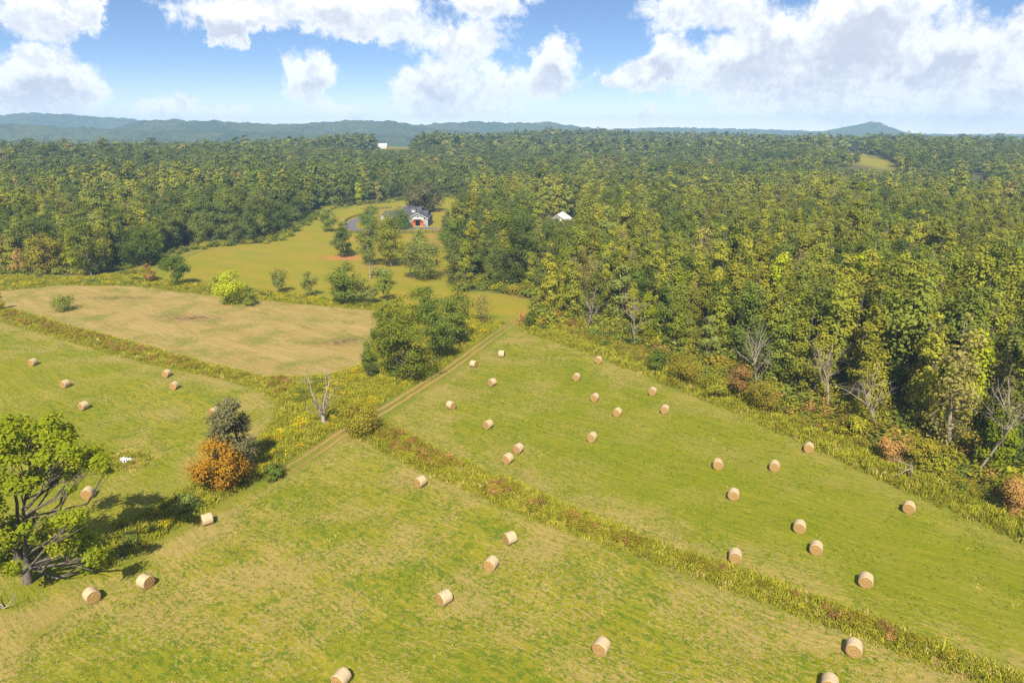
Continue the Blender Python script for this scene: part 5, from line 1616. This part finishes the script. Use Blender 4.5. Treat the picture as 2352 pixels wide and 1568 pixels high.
# ------------------------------------------------------------------ far hills
def hill_material(name, a, b, rock=None):
    m, nt, out = material(name)
    geo = nt.new('ShaderNodeNewGeometry').outputs['Position']
    n1, n2 = nt.noise(geo, .004, 4, .6), nt.noise(geo, .03, 4, .65)
    c = nt.mix(nt.ramp(nt.m('ADD', nt.m('MULTIPLY', n1, .5), nt.m('MULTIPLY', n2, .5)), .38, .62), a, b)
    if rock:
        c = nt.mix(nt.attr('rock'), c, rock)
    principled(nt, out, c, .95, .05)
    return m
M_HILL = hill_material('hill_forest', (.028, .045, .016), (.070, .080, .026), (.55, .50, .44))
def hill(name, label, D, prof, halfdepth, seed, bump=7.0, du=9.0, rock=None, smooth=2):
    """wooded ridge whose skyline follows the given photograph profile at distance D"""
    prof = np.array(prof, float)
    dep = D * CP + 14
    x0, x1 = (prof[0, 0] - PW / 2) / F * dep, (prof[-1, 0] - PW / 2) / F * dep
    nxh = int((x1 - x0) / du)
    xs_ = np.linspace(x0, x1, nxh)
    pxs = xs_ / dep * F + PW / 2
    skyl = np.interp(pxs, prof[:, 0], prof[:, 1])
    for _ in range(smooth):
        skyl = np.convolve(np.pad(skyl, 3, 'edge'), np.ones(7) / 7, 'valid')
    top = np.array([top_z(D, s_) for s_ in skyl])
    vsn = np.concatenate([np.linspace(-1, -.25, 16), np.linspace(-.24, .24, 40), np.linspace(.25, 1, 10)])
    r = np.random.default_rng(seed)
    X, Vv = np.meshgrid(xs_, vsn)
    shape = np.cos(np.clip(Vv, -1, 1) * math.pi / 2) ** 1.2
    wav = 1 - .35 * vnoise(X, Vv * halfdepth, 330, seed) * np.abs(Vv) * 2
    Y = D + Vv * halfdepth + (vnoise(X, Vv * 3, 600, seed + 1) - .5) * halfdepth * .5
    Z = (top[None, :] + 6) * shape * np.clip(wav, .3, 1) - 6 + (vnoise(X, Y, 15, seed + 2) - .6) * bump + (vnoise(X, Y, 42, seed + 3) - .6) * bump
    nv = len(vsn)
    i, j = np.meshgrid(np.arange(nv - 1), np.arange(nxh - 1), indexing='ij')
    q = np.stack([i * nxh + j, i * nxh + j + 1, (i + 1) * nxh + j + 1, (i + 1) * nxh + j], -1).reshape(-1, 4)
    rk = np.zeros(X.shape)
    if rock:
        ppx = X / dep * F + PW / 2
        rk = np.exp(-((ppx - rock[0]) / rock[1]) ** 2) * (Z > top_z(D, rock[2])) * (vnoise(X, Y, 40, 5) > .4) * (Vv < 0)
    me = mesh_np(name, np.stack([X, Y, Z], -1).reshape(-1, 3), [q], [M_HILL], attrs={'rock': ('POINT', rk.ravel())})
    return tag(link(name, me), label, 'hill', kind='structure')
hill('hill', 'nearer wooded ridge in front of the blue hills', 2400, [(-500, 292), (-100, 282), (0, 281), (60, 284), (150, 290), (260, 297), (400, 300), (560, 303), (760, 304), (1000, 312)], 240, 11, 9, 8)
hill('hill', 'long low wooded ridge with a rounded double crest', 2900, [(150, 312), (260, 298), (330, 279), (400, 275), (480, 276), (550, 280), (620, 286), (680, 287), (740, 281), (800, 275), (850, 275), (900, 279), (940, 287), (1050, 300), (1150, 312)], 380, 12, 10, 9)
hill('hill', 'blue-green flat-topped ridge in the middle distance', 3500, [(820, 312), (900, 292), (960, 286), (1010, 283), (1060, 278), (1110, 279), (1160, 281), (1230, 281), (1280, 282), (1320, 289), (1370, 296), (1480, 312)], 460, 13, 11, 11)
hill('hill', 'pale blue mountain with a long sloping shoulder', 4000, [(-800, 290), (-300, 268), (-100, 264), (0, 267), (60, 263), (110, 260), (170, 261), (230, 269), (300, 275), (360, 280), (450, 286), (620, 300)], 650, 14, 14, 16)
hill('hill', 'thin pale blue line of hills along the horizon', 4600, [(250, 300), (420, 284), (520, 283), (640, 284), (700, 286), (1100, 296), (1400, 296), (1480, 293), (1560, 293), (1640, 295), (1760, 297), (1830, 300), (1900, 302), (2100, 308), (2352, 309), (2900, 309)], 420, 15, 10, 18)
hill('hill', 'lone peaked blue mountain with a pale rock scar', 4050, [(1760, 309), (1830, 304), (1890, 303), (1925, 296), (1950, 290), (1975, 285), (1990, 279), (1999, 276), (2006, 277), (2013, 284), (2030, 291), (2050, 299), (2075, 306), (2130, 310)], 300, 16, 5, 7, rock=(2004, 7, 288), smooth=1)

# ------------------------------------------------------------------ haze
def haze_material():
    m, nt, out = material('haze')
    v = nt.new('ShaderNodeVolumePrincipled')
    v.inputs['Color'].default_value = (.40, .67, 1.0, 1)
    v.inputs['Density'].default_value = HAZE
    v.inputs['Anisotropy'].default_value = -0.1
    nt.put(out.inputs['Volume'], v.outputs[0])
    return m
HAZE = 1.8e-4
hm = haze_material()
hzo = MB().box(-6300, 6300, -700, 6400, -25, 178).build('haze', hm)
tag(hzo, 'thin blue summer haze over the whole landscape', 'haze', kind='stuff')
